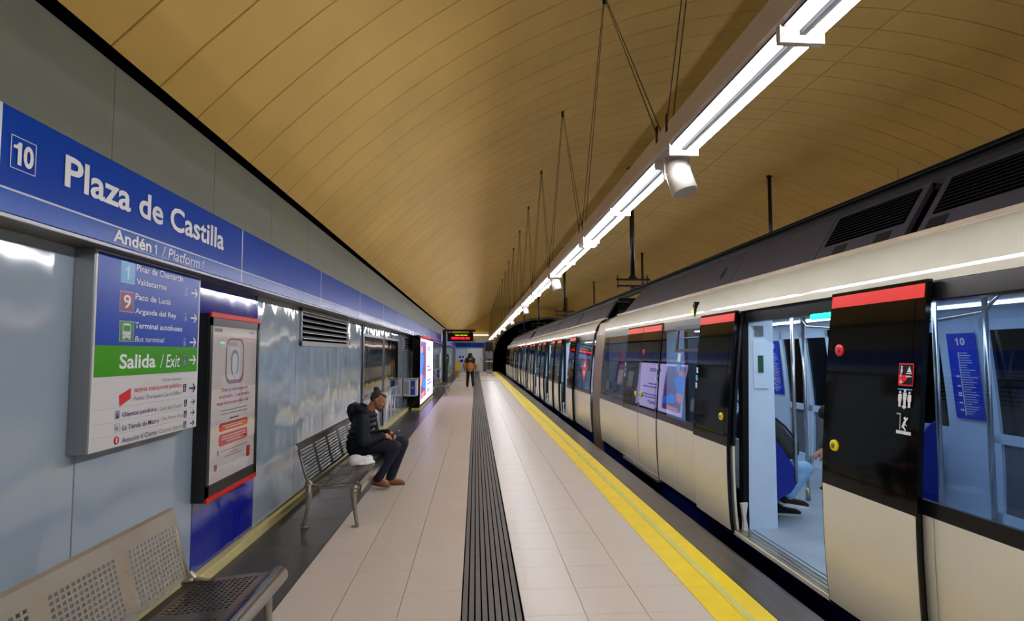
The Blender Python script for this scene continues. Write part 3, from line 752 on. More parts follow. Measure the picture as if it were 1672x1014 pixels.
body = hp + [('c', HL(-.03, 0, -.06), (-1.37, YM, .90), .054, .062), ('c', (-1.40, YM - .12, .86), (-1.40, YM + .12, .86), .07, .07),
             ('c', (-1.40, YM, .86), (-1.46, YM, .55), .12, .13), ('c', (-1.45, YM - .08, .53), (-1.45, YM + .08, .53), .11, .11)]
for s_, e_, w_ in ((shR, elR, wR), (shL, elL, wL)): body += [('c', s_, e_, .050, .040), ('c', e_, w_, .040, .026)]
for h_, k_, a_ in ((hipR, knR, anR), (hipL, knL, anL)): body += [('c', h_, k_, .075, .052), ('c', k_, a_, .052, .036), ('c', a_, a_ + Vector((.10, 0, -.06)), .034, .028)]
body += hand_prims(wR, (.85, .45, -.25), (.2, -.5, .85), (.3, .9, .3), .75); body += hand_prims(wL, (.75, -.6, -.25), (.2, .5, .85), (.3, -.9, .3), .75)
blob('body', body, .0055, 'skin', man, 2)
# jacket: quilted torso, sleeves, hood, collar
jk = []
for i, (x, z, rx, ry) in enumerate(((-1.455, .50, .165, .215), (-1.455, .57, .17, .22), (-1.445, .64, .17, .225), (-1.43, .71, .168, .23), (-1.41, .78, .16, .235), (-1.39, .85, .145, .23), (-1.375, .91, .125, .19))):
    jk.append(('e', (x, YM, z), (rx, ry, .052)))
jk += [('c', (-1.455, YM, .50), (-1.39, YM, .88), .158, .118), ('c', (-1.455, YM - .07, .52), (-1.40, YM - .08, .86), .15, .12), ('c', (-1.455, YM + .07, .52), (-1.40, YM + .08, .86), .15, .12), ('c', (-1.40, YM - .14, .86), (-1.40, YM + .14, .86), .085, .085)]
for s_, e_, w_ in ((shR, elR, wR), (shL, elL, wL)):
    wc = e_.lerp(w_, .93); jk += puffy(s_, e_, .088, .078, 5) + puffy(e_, wc, .078, .056, 5)
jk += [('c', (-1.53, YM - .09, .985), (-1.53, YM + .09, .985), .072, .072), ('c', (-1.46, YM - .12, 1.0), (-1.36, YM - .12, .955), .05, .045), ('c', (-1.46, YM + .12, 1.0), (-1.36, YM + .12, .955), .05, .045),
       ('c', (-1.54, YM, .96), (-1.52, YM, .86), .085, .07), ('c', (-1.36, YM - .11, .95), (-1.28, YM - .05, .90), .04, .035), ('c', (-1.36, YM + .11, .95), (-1.28, YM + .05, .90), .04, .035)]
blob('jacket', jk, .009, 'jacket', man, 3)
tr = [('c', (-1.46, YM - .09, .525), (-1.46, YM + .09, .525), .115, .115)]
for h_, k_, a_ in ((hipR, knR, anR), (hipL, knL, anL)):
    tr += [('c', h_, k_, .098, .078), ('c', k_, k_.lerp(a_, .5), .078, .068), ('c', k_.lerp(a_, .5), a_, .068, .062)]
blob('trousers', tr, .01, 'trousers', man, 4)
shoe((-1.06, YM - .13, .022), (-1.285, YM - .10, .06), 'suede', 'sole', man); shoe((-.90, YM + .10, .0), (-1.16, YM + .12, .0), 'suede', 'sole', man)
# hair: swept back grey sides, dark top and a bun
blob('hair', [HE(-.040, 0, .044, .085, .082, .081), HE(-.066, 0, .0, .052, .077, .058), HE(0, 0, .076, .073, .062, .037)], .006, 'hair_grey', man, 3)
blob('hair_bun', [HE(-.095, 0, .105, .044, .044, .036), HE(-.075, 0, .085, .05, .055, .035)], .006, 'hair', man, 2)
blob('beard', [HE(.080, 0, -.094, .028, .034, .026), HE(.102, 0, -.050, .010, .034, .008), HE(.055, 0, -.100, .034, .044, .018)], .005, 'hair_grey', man, 2)
for sd in (1, -1):
    e_ = MB(); c_ = HL(.086, sd * .032, .0); e_.lathe([(.001, -.011), (.008, -.008), (.011, 0), (.008, .008), (.001, .011)], c_, 10).build('eye', 'eye_white', man)
    blob('eyebrow', [('c', HL(.094, sd * .015, .022), HL(.088, sd * .048, .024), .005, .004)], .003, 'hair', man, 1)
MB().tube(HL(.098, -.018, -.066), HL(.098, .018, -.066), .005).build('lips', 'lip', man)
ph = empty('phone', (-1.02, YM - .01, .66), 'small dark smartphone held in the hands of the seated man', 'phone')
q = Matrix.Rotation(math.radians(-32), 3, 'Y')
def obx(c, hx, hy, hz, R_, m_=None):
    m_ = m_ or MB(); vs = [Vector(c) + R_ @ Vector((sx * hx, sy * hy, sz * hz)) for sz in (-1, 1) for sy in (-1, 1) for sx in (-1, 1)]
    return m_.add(vs, [(0, 1, 3, 2), (4, 5, 7, 6), (0, 1, 5, 4), (1, 3, 7, 5), (3, 2, 6, 7), (2, 0, 4, 6)])
obx((-1.015, YM - .01, .665), .072, .036, .004, q).build('phone_body', 'black_gloss', ph, .002)
obx(Vector((-1.015, YM - .01, .665)) + q @ Vector((0, 0, .0045)), .066, .032, .0005, q).build('phone_screen', 'mirror_glass', ph)

# ------------------------------------------------------------------ suspended fluorescent line
GAP0, PER = 3.42, 2.75
def luminaire(k):
    yc = GAP0 + PER * k; y0, y1 = yc + .02, yc + PER - .02; ya = yc + PER / 2 + .66
    n = 'first' if k < 0 else None
    ORD = ['nearest', 'second', 'third', 'fourth', 'fifth', 'sixth', 'seventh', 'eighth', 'ninth', 'tenth', 'eleventh', 'twelfth', 'thirteenth', 'fourteenth', 'fifteenth', 'sixteenth', 'seventeenth', 'eighteenth']
    lb = ('suspended fluorescent fitting cut off by the top edge, nearest of the lit line' if k == -1 else 'suspended fluorescent fitting, %s from the camera in the lit line' % ORD[k + 1]) if k >= -1 else 'suspended fluorescent fitting above and behind the camera'
    L_ = empty('ceiling_light', (1.295, (y0 + y1) / 2, 2.96), lb, 'light', 'suspended fluorescent fittings in line')
    h = MB(); h.prism([(1.20, 3.13), (1.39, 3.13), (1.39, 3.0), (1.375, 2.985), (1.215, 2.985), (1.20, 3.0)], 'y', y0 - .02, y1 + .02); h.build('housing', 'housing', L_)
    c0 = yc + .14
    for j in range(2):
        a = c0 + j * 1.245
        for x in (1.240, 1.350): MB().tube((x, a + .02, 2.947), (x, a + 1.215, 2.947), .016, n=8).build('tube', 'tube_light', L_)
        for b in (a - .004, a + 1.225): bx('lamp_holder', 'housing', L_, 1.203, 1.387, b, b + .014, 2.915, 2.99)
        bx('reflector', 'reflector', L_, 1.212, 1.378, a + .012, a + 1.224, 2.975, 2.984)
        bx('spine', 'black', L_, 1.282, 1.308, a + .012, a + 1.224, 2.945, 2.986)
    za = vault(1.33)
    wv = MB(); 
    for s_ in (-.018, .018): 
        wv.tube((1.33 + s_ * .3, ya, za), (1.215 + s_, y0 + .06, 3.14), .004, n=5)
        wv.tube((1.33 + s_ * .3, ya, za), (1.215 + s_, y1 - .10, 3.14), .004, n=5)
    wv.build('suspension_cable', 'wire', L_)
    MB().tube((1.33, ya, za - .08), (1.33, ya, za + .02), .022, n=8).build('ceiling_anchor', 'black', L_)
    hk = MB(); hk.box(1.195, 1.203, y0 + .05, y0 + .08, 3.08, 3.19); hk.box(1.195, 1.203, y1 - .1, y1 - .07, 3.08, 3.19); hk.build('hook', 'black', L_)
for k in range(-5, 17): luminaire(k)
def fill_luminaire(k):  # unseen fitting, added to brighten the right side of the vault
    yc = GAP0 + PER * k; x = 8.46
    o = empty('vault_fill_light', (x, yc + PER / 2, 2.96), 'added, unseen fluorescent fitting over the opposite platform, brightening the right of the vault', 'light', 'added fittings over the opposite platform, brightening the vault')
    MB().prism([(x - .095, 3.13), (x + .095, 3.13), (x + .095, 3.0), (x + .08, 2.985), (x - .08, 2.985), (x - .095, 3.0)], 'y', yc, yc + PER).build('housing', 'housing', o)
    for q in (-.05, .05): MB().tube((x + q, yc + .15, 2.938), (x + q, yc + PER - .15, 2.938), .016, n=6).build('tube', 'tube_light', o)
    MB().tube((x, yc + PER / 2, 3.13), (x, yc + PER / 2, vault(x) - .01), .003, n=4).build('suspension_rod', 'wire', o)
for k in range(-4, 17): fill_luminaire(k)
def loudspeaker(k):
    yc = GAP0 + PER * k
    o = empty('loudspeaker', (1.31, yc, 2.98), ['white cylindrical loudspeaker nearest the camera, hanging under the lighting line', 'second white cylindrical loudspeaker along the lighting line', 'third white cylindrical loudspeaker along the lighting line'][k // 2] if k < 6 else 'distant white cylindrical loudspeaker, %s from the camera under the lighting line' % ['fourth', 'fifth', 'sixth', 'seventh', 'eighth'][k // 2 - 3], 'loudspeaker', 'cylindrical loudspeakers under the lights')
    A, B = Vector((1.295, yc + .02, 2.915)), Vector((1.345, yc - .015, 2.72)); d = (B - A)
    MB().tube(A, A + d * .03, .068, .078, 24).tube(A + d * .03, B, .078, .082, 24).build('body', 'speaker_white', o)
    MB().tube(B, B + d * .015, .076, .076, 24).build('grille', 'sign_line', o)
    b = MB(); b.box(1.21, 1.39, yc - .02, yc + .02, 2.945, 2.985); b.box(1.212, 1.22, yc - .012, yc + .012, 2.80, 2.96); b.box(1.38, 1.388, yc - .012, yc + .012, 2.80, 2.96); b.tube((1.215, yc, 2.83), (1.385, yc, 2.83), .006, n=6)
    b.build('bracket', 'housing', o)
for k in range(0, 15, 2): loudspeaker(k)
for k in range(1, 15, 2):
    yc = GAP0 + PER * k
    o = empty('emergency_light', (1.31, yc, 2.93), 'small glowing emergency light, %s from the camera between fluorescent fittings' % ['first', 'second', 'third', 'fourth', 'fifth', 'sixth', 'seventh'][k // 2], 'light', 'emergency lights in the lighting line')
    bx('lamp_case', 'housing', o, 1.235, 1.385, yc - .07, yc + .07, 2.935, 2.985, bevel=.006); bx('diffuser', 'small_light', o, 1.24, 1.38, yc - .065, yc + .065, 2.905, 2.935, bevel=.012)

# ------------------------------------------------------------------ overhead conductor rail, supports and rods
rl = empty('conductor_rail', (3.65, 20, 3.05), 'black overhead conductor rail running above the train', 'rail')
MB().prism([(3.60, 3.15), (3.70, 3.15), (3.70, 3.13), (3.665, 3.12), (3.67, 3.04), (3.655, 3.02), (3.645, 3.02), (3.63, 3.04), (3.635, 3.12), (3.60, 3.13)], 'y', BK, 60).build('rail_profile', 'black', rl)
MB().box(3.58, 3.72, BK, 60, 3.148, 3.156).build('rail_cover', 'black', rl)
for i, y in enumerate((2.6, 12.5, 22.3, 31.6, 41)):
    t = empty('rail_support', (3.65, y, 3.15), ['nearest black T-shaped support dropping from the vault to the conductor rail, hidden above the frame', 'nearest visible black T-shaped rail support, level with the near train car', 'second visible black T-shaped rail support, farther along the vault', 'third visible black T-shaped rail support near the tunnel arch', 'farthest black T-shaped rail support at the tunnel arch'][i], 'support', 'T-shaped rail supports')
    zt = vault(3.65); m_ = MB(); m_.tube((3.65, y, 3.42), (3.65, y, zt + .02), .055, n=10); m_.lathe([(.13, 3.40), (.11, 3.43), (.06, 3.50)], (3.65, y, 0), 10); m_.lathe([(.12, zt - .03), (.12, zt + .01)], (3.65, y, 0), 10); m_.build('post', 'black_frame', t)
    m_ = MB(); m_.box(3.25, 4.05, y - .035, y + .035, 3.375, 3.42); m_.build('cross_bar', 'black_frame', t)
    m_ = MB(); m_.box(3.27, 4.03, y - .035, y + .035, 3.23, 3.27); m_.build('cross_bar', 'black_frame', t)
    m_ = MB(); 
    for x in (3.30, 4.0): m_.tube((x, y, 3.19), (x, y, 3.50), .014, n=6)
    m_.build('threaded_rod', 'black_frame', t)
    MB().lathe([(.03, 3.15), (.075, 3.165), (.04, 3.185), (.075, 3.205), (.04, 3.225), (.03, 3.24)], (3.65, y, 0), 10).build('insulator', 'black_frame', t)
r2 = empty('cable_tray', (6.96, 20, 3.9), 'dark cable tray along the far side of the vault, mostly hidden behind the conductor rail', 'cable tray')
MB().prism([(6.86, 3.95), (7.06, 3.95), (7.06, 3.85), (6.86, 3.85)], 'y', BK, 51.5).build('tray', 'black', r2)
for y in (2.5, 12.4, 22.4, 31.8, 41.5): MB().tube((6.96, y, 3.9), (6.96, y, vault(6.96) + .02), .045, n=8).lathe([(.07, vault(6.96) - .03), (.07, vault(6.96) + .01)], (6.96, y, 0), 8).build('hanger_rod', 'black_frame', r2)

# ------------------------------------------------------------------ train
PRF = [(-.45, 2.50), (0.0, 2.44), (.035, 2.415), (.15, 2.402), (.35, 2.392), (.6, 2.386), (.82, 2.387), (1.1, 2.402), (1.4, 2.427), (1.75, 2.462), (2.07, 2.50), (2.10, 2.504), (2.14, 2.511), (2.18, 2.521), (2.22, 2.536), (2.26, 2.557), (2.30, 2.585), (2.34, 2.622), (2.375, 2.668), (2.40, 2.712), (2.415, 2.75)]
def sx(z):
    for (a, b), (c, d) in zip(PRF[:-1], PRF[1:]):
        if z <= c: return b + (d - b) * (z - a) / (c - a)
    return PRF[-1][1]
FARX = 7.32
def skin(y0, y1, z0, z1, off=0.0, th=.02, far=False, mb=None):
    """strip of the car side between two heights that follows its curved section"""
    zs = [z0] + [z for z, _ in PRF if z0 + .004 < z < z1 - .004] + [z1]
    o = [(sx(z) - off, z) for z in zs] + [(sx(z) - off + th, z) for z in reversed(zs)]
    if far: o = [(FARX - a, b) for a, b in o]
    q = mb or MB(); q.auto = True
    return q.prism(o, 'y', y0, y1)
def on(z, off): return sx(z) - off
def leaf(car, y0, y1, off, btn=True, red=True, stop=False, first=False, near_edge=1):
    d = skin(y0, y1, .03, 2.085, off, .03).build('door', 'black_gloss', car, 0)
    skin(y0 + .012, y1 - .012, .05, .815, off + .004, .006).build('lower_panel', 'cream', d)
    skin(y0 + .07, y1 - .07, .90, 1.97, off + .002, .004).build('door_pane', 'black_gloss' if off > .03 else 'door_glass', d)
    if off <= .03: pass
    if red: skin(y0 + .012, y1 - .012, 1.985, 2.062, off + .004, .006).build('red_band', 'red_band', d)
    if btn:
        yb2 = y1 - .13 if near_edge > 0 else y0 + .13; z = 1.08
        MB().lathe([(.038, 0), (.036, -.012), (.026, -.014)], (on(z, off) - .002, yb2, z), 16, 'x').build('door_button', 'yellow_button', d)
        MB().lathe([(.016, 0), (.016, -.004)], (on(z, off) - .016, yb2, z), 12, 'x').build('button_centre', 'green_button', d)
    if stop:
        yb2 = y1 - .13 if near_edge > 0 else y0 + .13; z = 1.70
        MB().lathe([(.04, 0), (.04, -.008), (.02, -.010)], (on(z, off) - .002, yb2, z), 16, 'x').build('red_button', 'sign_red', d)
        MB().lathe([(.014, 0), (.014, -.003)], (on(z, off) - .012, yb2, z), 12, 'x').build('button_centre', 'sign_purple', d)
    for k, z in enumerate((1.50, 1.42, 1.34)):
        if not first:
            ys_ = y0 + .035 if near_edge > 0 else y1 - .065
            MB().box(on(z, off) - .008, on(z, off) - .006, ys_, ys_ + .04, z - .03, z + .03).build('sticker', ['sign_white', 'sign_sky', 'sign_white'][k], d)
    return d
def far_door(car, yc):
    for s_ in (-1, 1):
        a, b = sorted((yc + s_ * .005, yc + s_ * .60)); m_ = MB()
        for q in ((a, a + .07, .06, 2.0), (b - .07, b, .06, 2.0), (a, b, .06, .20), (a, b, .84, .93), (a, b, 1.90, 2.0)): skin(*q, -.03, .03, True, m_)
        d = m_.build('far_door', 'cabin_white', car)
        skin(a + .07, b - .07, .93, 1.90, -.02, .01, True).build('far_door_pane', 'far_glass', d)
        skin(a + .07, b - .07, .20, .84, -.02, .01, True).build('far_door_panel', 'cabin_grey', d)
        yb2 = yc + s_ * .035
        MB().lathe([(.03, 0), (.03, -.012)], (FARX - sx(1.08) - .03, yb2, 1.08), 12, 'x').build('door_button', 'yellow_button', d)
        for z in (1.52, 1.44, 1.36): MB().box(FARX - sx(z) - .034, FARX - sx(z) - .031, yb2 - .02, yb2 + .02, z - .028, z + .028).build('sticker', 'black_frame', d)
def route_map(car, ya, yb3):
    z0, z1 = 1.03, 1.88; xa, xb = FARX - sx(z0) - .040, FARX - sx(z1) - .040
    x = lambda z: xa + (xb - xa) * (z - z0) / (z1 - z0)
    m_ = MB()
    P = lambda y, z, e=0: (x(z) - e, y, z)
    m_.add([P(ya, z0), P(yb3, z0), P(yb3, z1), P(ya, z1), P(ya, z0, .003), P(yb3, z0, .003), P(yb3, z1, .003), P(ya, z1, .003)], [(0, 1, 2, 3), (4, 5, 6, 7), (0, 1, 5, 4), (1, 2, 6, 5), (2, 3, 7, 6), (3, 0, 4, 7)])
    mp = m_.build('route_map', 'map_blue', car)
    ym = (ya + yb3) / 2; sl = (x(z1) - x(z0)) / (z1 - z0); vv = Vector((sl, 0, 1)).normalized()
    ten((x(1.76) - .0045, ym + .065, 1.76), (0, -1, 0), vv, .11, .075, 'print_white', mp)
    b_ = MB(); rnd = random.Random(3)
    for k in range(26):
        z = 1.68 - k * .024; l = rnd.uniform(.08, .2) * (yb3 - ya) / .36; y_ = ym + .04
        b_.quad(P(y_, z, .004), P(y_ - l, z, .004), P(y_ - l, z + .006, .004), P(y_, z + .006, .004))
    b_.quad(P(ym + .05, 1.06, .004), P(ym + .042, 1.06, .004), P(ym + .042, 1.69, .004), P(ym + .05, 1.69, .004))
    for k in (9, 13, 16, 17, 20, 23): b_.quad(P(ym + .10, 1.66 - k * .024, .004), P(ym + .06, 1.66 - k * .024, .004), P(ym + .06, 1.675 - k * .024, .004), P(ym + .10, 1.675 - k * .024, .004))
    b_.build('station_list', 'print_white', mp)
def seats(car, ya, yb3, far):
    n = max(1, int(round((yb3 - ya) / .48))); p = (yb3 - ya) / n
    fx = (lambda v: FARX - v) if far else (lambda v: v)
    st = MB(); st.prism([(fx(2.50), .40), (fx(2.95), .44), (fx(2.98), .40), (fx(2.9), .34), (fx(2.6), .12), (fx(2.50), .12)], 'y', ya, yb3); r_ = st.build('seat_base', 'cabin_blue', car)
    for i in range(n):
        a, b = ya + i * p + .02, ya + (i + 1) * p - .02
        pts = [(a, .42), (b, .42), (b, .74), (b - .05, .83), (a + .05, .83), (a, .74)]
        m_ = MB(); m_.add([(fx(2.56), y_, z_) for y_, z_ in pts] + [(fx(2.60), y_, z_) for y_, z_ in pts], [(5, 4, 3, 2, 1, 0), (6, 7, 8, 9, 10, 11)] + [(k, (k + 1) % 6, 6 + (k + 1) % 6, 6 + k) for k in range(6)])
        m_.build('seat_back', 'cabin_blue', car)
        pts = [(a + .03, .46), (b - .03, .46), (b - .03, .73), (b - .07, .80), (a + .07, .80), (a + .03, .73)]
        m_ = MB(); m_.add([(fx(2.60), y_, z_) for y_, z_ in pts] + [(fx(2.612), y_, z_) for y_, z_ in pts], [(5, 4, 3, 2, 1, 0), (6, 7, 8, 9, 10, 11)] + [(k, (k + 1) % 6, 6 + (k + 1) % 6, 6 + k) for k in range(6)])
        m_.build('seat_pad', 'cabin_white', car)
        q0, q1 = sorted((fx(2.63), fx(2.96))); bx('seat_cushion', 'cabin_white', car, q0, q1, a + .02, b - .02, .425, .455, bevel=.01)
def screen_panel(car, y, far):
    fx = (lambda v: FARX - v) if far else (lambda v: v)
    if far: return MB().prism([(fx(2.52), .98), (fx(2.62), .92), (fx(2.80), .72), (fx(2.98), .58), (fx(3.0), .45), (fx(2.9), .3), (fx(2.52), .2)], 'y', y, y + .03).build('seat_end_panel', 'cabin_blue', car, .006)
    MB().prism([(fx(2.52), 1.05), (fx(2.72), 1.0), (fx(2.92), .78), (fx(3.06), .56), (fx(3.07), .46), (fx(3.0), .36), (fx(2.8), .26), (fx(2.52), .18)], 'y', y, y + .03).build('seat_end_panel', 'cabin_blue', car, .006)
def make_car(y0, y1, doors, label, detail=True, leafcfg=None):
    car = empty('train_car', (2.45, y0, 0), label, 'train car', 'cars of the white metro train')
    es = .04
    skin(y0, y1, -.45, .0, 0, .03).build('skirt', 'skirt_blue', car)
    # openings in the side
    segs = []; cur = y0
    for yc, op in sorted(doors):
        segs.append((cur, yc - .70)); cur = yc + .70
    segs.append((cur, y1))
    for i, (a, b) in enumerate(segs):
        cuts = [a, b]
        if b - a > 2.0: cuts = [a, (a + b) / 2 + .3 if detail else (a + b) / 2, b]
        for c, d in zip(cuts[:-1], cuts[1:]):
            skin(c + .004, d - .004, .035, .82, 0, .02).build('side_panel', 'cream', car)
        m_ = MB(); skin(a, b, .82, .90, 0, .025, False, m_); skin(a, b, 1.975, 2.075, 0, .025, False, m_)
        # posts and pockets
        pk = []
        if i > 0: pk.append((a, a + .10))
        else: pk.append((a, a + .10))
        pk.append((b - .10, b))
        for c, d in pk: skin(c, d, .90, 1.975, 0, .025, False, m_)
        m_.build('window_surround', 'black_frame', car)
        skin(a + .10, b - .10, .90, 1.975, .0, .006).build('window_pane', 'tinted_glass', car)
        bx('inner_wall', 'cabin_white', car, 2.50, 2.53, a, b, .06, .86)
        if b - a > 1.3 and detail:
            ya2, yb2 = a + (.85 if i == 0 else .82), b - (.85 if i < len(segs) - 1 else .3)
            seats(car, a + .12, b - .12, False)
        for yy in ((a,) if i > 0 else ()) + ((b,) if i < len(segs) - 1 else ()):
            s_ = 1 if yy == a else -1
            c, d = sorted((yy, yy + s_ * .06))
            MB().prism([(2.50, .06), (2.80, .06), (2.80, 2.0), (2.56, 2.0), (2.50, .9)], 'y', c, d).build('door_jamb', 'cabin_white', car)
            MB().prism([(2.47, .06), (2.52, .06), (2.56, 1.97), (2.50, 1.97)], 'y', c - .01, d + .01).build('jamb_seal', 'black', car)
    # cantrail, header and gutter
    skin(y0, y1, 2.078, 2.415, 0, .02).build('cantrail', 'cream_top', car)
    MB().prism([(2.745, 2.40), (2.80, 2.40), (2.80, 2.435), (2.735, 2.435)], 'y', y0, y1).build('gutter', 'cream_dirty', car)
    bx('door_header', 'black_frame', car, 2.53, 2.62, y0 + .05, y1 - .05, 1.97, 2.12)
    # doors
    for yc, op in doors:
        if op:
            leaf(car, yc + .70, yc + 1.50, .055, near_edge=-1); leaf(car, yc - 1.50, yc - .70, .055, stop=True, near_edge=1, first=(detail and abs(yc - 4.3) < .2))
            sp = MB(); sp.box(2.40, 2.62, yc - .70, yc + .70, .0, .055); s_ = sp.build('door_sill', 'alu_sill', car)
            gr = MB()
            for k in range(4): gr.box(2.415 + k * .045, 2.425 + k * .045, yc - .69, yc + .69, .055, .06)
            gr.build('sill_rib', 'chrome', s_)
            bx('sill_edge', 'cream', s_, 2.385, 2.40, yc - .80, yc + .86, .015, .045)
            bx('open_lamp', 'green_light', car, 2.47, 2.50, yc - .66, yc - .40, 1.925, 1.968, bevel=.01)
            MB().prism([(2.44, .30), (2.50, .31), (2.48, .18), (2.50, .06), (2.455, .06), (2.46, .16)], 'y', yc + .66, yc + .70).build('edge_guard', 'sign_white', car)
        else:
            leaf(car, yc, yc + .82, .008, near_edge=-1); leaf(car, yc - .82, yc, .008, stop=True, near_edge=1)
            bx('sill_edge', 'alu_sill', car, 2.375, 2.45, yc - .85, yc + .85, .0, .03)
    # cabin
    bx('cabin_floor', 'cabin_floor', car, 2.50, 4.90, y0 + .05, y1 - .05, .0, .06)
    bx('cabin_ceiling', 'cabin_ceiling', car, 2.56, 4.80, y0 + .05, y1 - .05, 2.10, 2.14)
    for x in (2.95, 4.15): bx('light_strip', 'cabin_light', car, x, x + .16, y0 + .3, y1 - .3, 2.085, 2.099)
    bx('roof', 'roof_dark', car, 3.04, 4.55, y0 + .1, y1 - .1, 2.41, 2.60); bx('roof_equipment', 'black', car, 3.10, 4.2, y0 + .3, y1 - .9, 2.60, 2.885)
    skin(y0, y1, -.45, 2.415, 0, .02, True).build('far_side', 'roof_dark', car) if False else None
    m_ = MB(); cur = y0
    for a, b in segs:
        fw = MB(); skin(a, b, .0, .92, -.005, .02, True, fw); skin(a, b, 1.90, 2.12, -.005, .02, True, fw)
        q = [a, min(a + .42, b), max(b - .42, a), b]
        skin(q[0], q[1], .92, 1.90, -.005, .02, True, fw); skin(q[2], q[3], .92, 1.90, -.005, .02, True, fw)
        fw.build('far_wall', 'cabin_white', car)
        if q[2] - q[1] > .2: skin(q[1], q[2], .92, 1.90, 0.0, .006, True).build('far_window_pane', 'far_glass', car)
        if b - a > 1.3 and detail:
            seats(car, a + .48, b - .48, True); screen_panel(car, a + .45, True)
    for yc, op in doors:
        fo = -.22 if detail and abs(yc - 7.97) < .1 else 0
        hd = MB(); skin(yc - .70, yc + .70, 2.0, 2.12, -.005, .02, True, hd)
        skin(yc - .70, yc + fo - .60, .0, 2.0, -.004, .02, True, hd); skin(yc + fo + .60, yc + .70, .0, 2.0, -.004, .02, True, hd); hd.build('far_wall', 'cabin_white', car)
        gm = MB(); 
        for yy in (yc + fo - .60, yc + fo + .60): skin(yy - .03, yy + .03, .06, 2.0, -.012, .02, True, gm)
        gm.build('door_gasket', 'black_frame', car)
        if detail: fy = yc - .22 if abs(yc - 7.97) < .1 else yc; far_door(car, fy); route_map(car, fy + .62 + .06, fy + 1.0)
        for px_, py_ in ((3.05, yc + .80), (3.05, yc - .85), (3.28, yc - .98), (3.67, yc)) if detail else ():
            if px_ == 3.67: py_ = yc + 1.62
            MB().tube((px_, py_, .06 if px_ > 3.5 else .46), (px_, py_, 2.10), .017, n=10).build('grab_pole', 'pole_steel', car)
            if px_ > 3.5: MB().tube((px_, py_, .06), (px_, py_, .20), .026, .022, 10).build('pole_collar', 'alu_sill', car); MB().tube((px_, py_, 2.0), (px_, py_, 2.1), .03, .03, 10).build('pole_collar', 'alu_sill', car)
    if detail:
        for yc, op in doors:
            MB().path([(3.3, yc - 1.1, 2.09), (3.3, yc - .95, 1.95), (3.3, yc - .6, 1.92), (3.3, yc + .6, 1.92), (3.3, yc + .95, 1.95), (3.3, yc + 1.1, 2.09)], .014, 8).build('grab_rail', 'pole_steel', car)
        bx('end_wall', 'cabin_grey', car, 2.55, 3.2, y1 - .10, y1 - .06, .06, 2.1); bx('end_wall', 'cabin_grey', car, 4.1, 4.8, y1 - .10, y1 - .06, .06, 2.1)
    else: bx('end_wall', 'cabin_grey', car, 2.55, 4.8, y1 - .10, y1 - .06, .06, 2.1)
    # end corner caps
    skin(y1 - .015, y1 + .03, .0, 2.40, -.02, .04).build('end_cap', 'cream_dirty', car)
    return car
def fairing(car, ya, yb3, lou=False, slant=0.0, hole=None, notches=()):
    """roof-side cover leaning inward above the gutter"""
    P = lambda t, e=0: (2.775 + .225 * t + e * .8, 2.44 + .37 * t - e * .6)
    a0, a1 = P(0), P(1); b1, b0 = P(1, .03), P(0, .03)
    m_ = MB(); vs = [(a0[0], ya, a0[1]), (a1[0], ya, a1[1]), (b1[0], ya, b1[1]), (b0[0], ya, b0[1]), (a0[0], yb3, a0[1]), (a1[0], yb3 - slant, a1[1]), (b1[0], yb3 - slant, b1[1]), (b0[0], yb3, b0[1])]
    m_.add(vs, [(0, 1, 2, 3), (4, 5, 6, 7), (0, 1, 5, 4), (1, 2, 6, 5), (2, 3, 7, 6), (3, 0, 4, 7)])
    m_.box(3.0, 3.3, ya, yb3 - slant, 2.76, 2.80)
    f_ = m_.build('roof_fairing', 'roof_grey', car)
    def pt(y, t, e): x, z = P(t, e); return (x, y, z)
    def plate(n, y_0, y_1, t0, t1, e, mt):
        q = MB(); q.add([pt(y_0, t0, e), pt(y_1, t0, e), pt(y_1, t1, e), pt(y_0, t1, e), pt(y_0, t0, e + .01), pt(y_1, t0, e + .01), pt(y_1, t1, e + .01), pt(y_0, t1, e + .01)], [(0, 1, 2, 3), (4, 5, 6, 7), (0, 1, 5, 4), (1, 2, 6, 5), (2, 3, 7, 6), (3, 0, 4, 7)])
        return q.build(n, mt, f_)
    if lou:
        plate('louvre_field', ya + .06, yb3 - .06, .28, .92, -.004, 'void')
        lm = MB()
        for k in range(9):
            t = .31 + k * .068; lm.add([pt(ya + .07, t, -.012), pt(yb3 - .07, t, -.012), pt(yb3 - .07, t + .03, -.004), pt(ya + .07, t + .03, -.004)], [(0, 1, 2, 3)])
        tag(lm.build('louvre_slats', 'roof_dark', f_), kind='stuff')
    for yy in notches: plate('cover_opening', yy, yy + .14, .02, .2, -.004, 'black')
    if hole:
        q = MB(); n = 16; q.add([pt(hole + .06 * math.cos(2 * PI * i / n), .45 + .2 * math.sin(2 * PI * i / n), -.004) for i in range(n)], [tuple(range(n))]); q.build('cover_hole', 'black', f_)
    return f_
car1 = make_car(-6.4, 10.46, [(7.97, False), (4.30, True), (0.62, False), (-3.05, False)], 'nearest white metro car with one door standing open showing the cabin')
for a, b, kw in ((5.84, 10.1, dict(slant=.45, hole=6.15)), (4.32, 5.83, {}), (3.36, 4.31, dict(lou=True, notches=(3.5, 3.95))), (1.8, 3.25, dict(lou=True, notches=(3.05,))), (-6.2, 1.7, {})): fairing(car1, a, b, **kw)
car2 = make_car(11.42, 27.0, [(14.7, True), (18.2, True), (21.7, True), (25.0, True)], 'second metro car along the platform with a red diamond sticker in its end window', detail=False)
for a, b in ((11.5, 14.9), (15.0, 19), (19.1, 23), (23.1, 26.8)): fairing(car2, a, b, notches=(a + 1.2,))
car3 = make_car(27.6, 43.2, [(30.4, True), (33.9, True), (37.4, False), (41.0, False)], 'farthest metro car, closest to the tunnel mouth', detail=False)
fairing(car3, 27.8, 43.0)
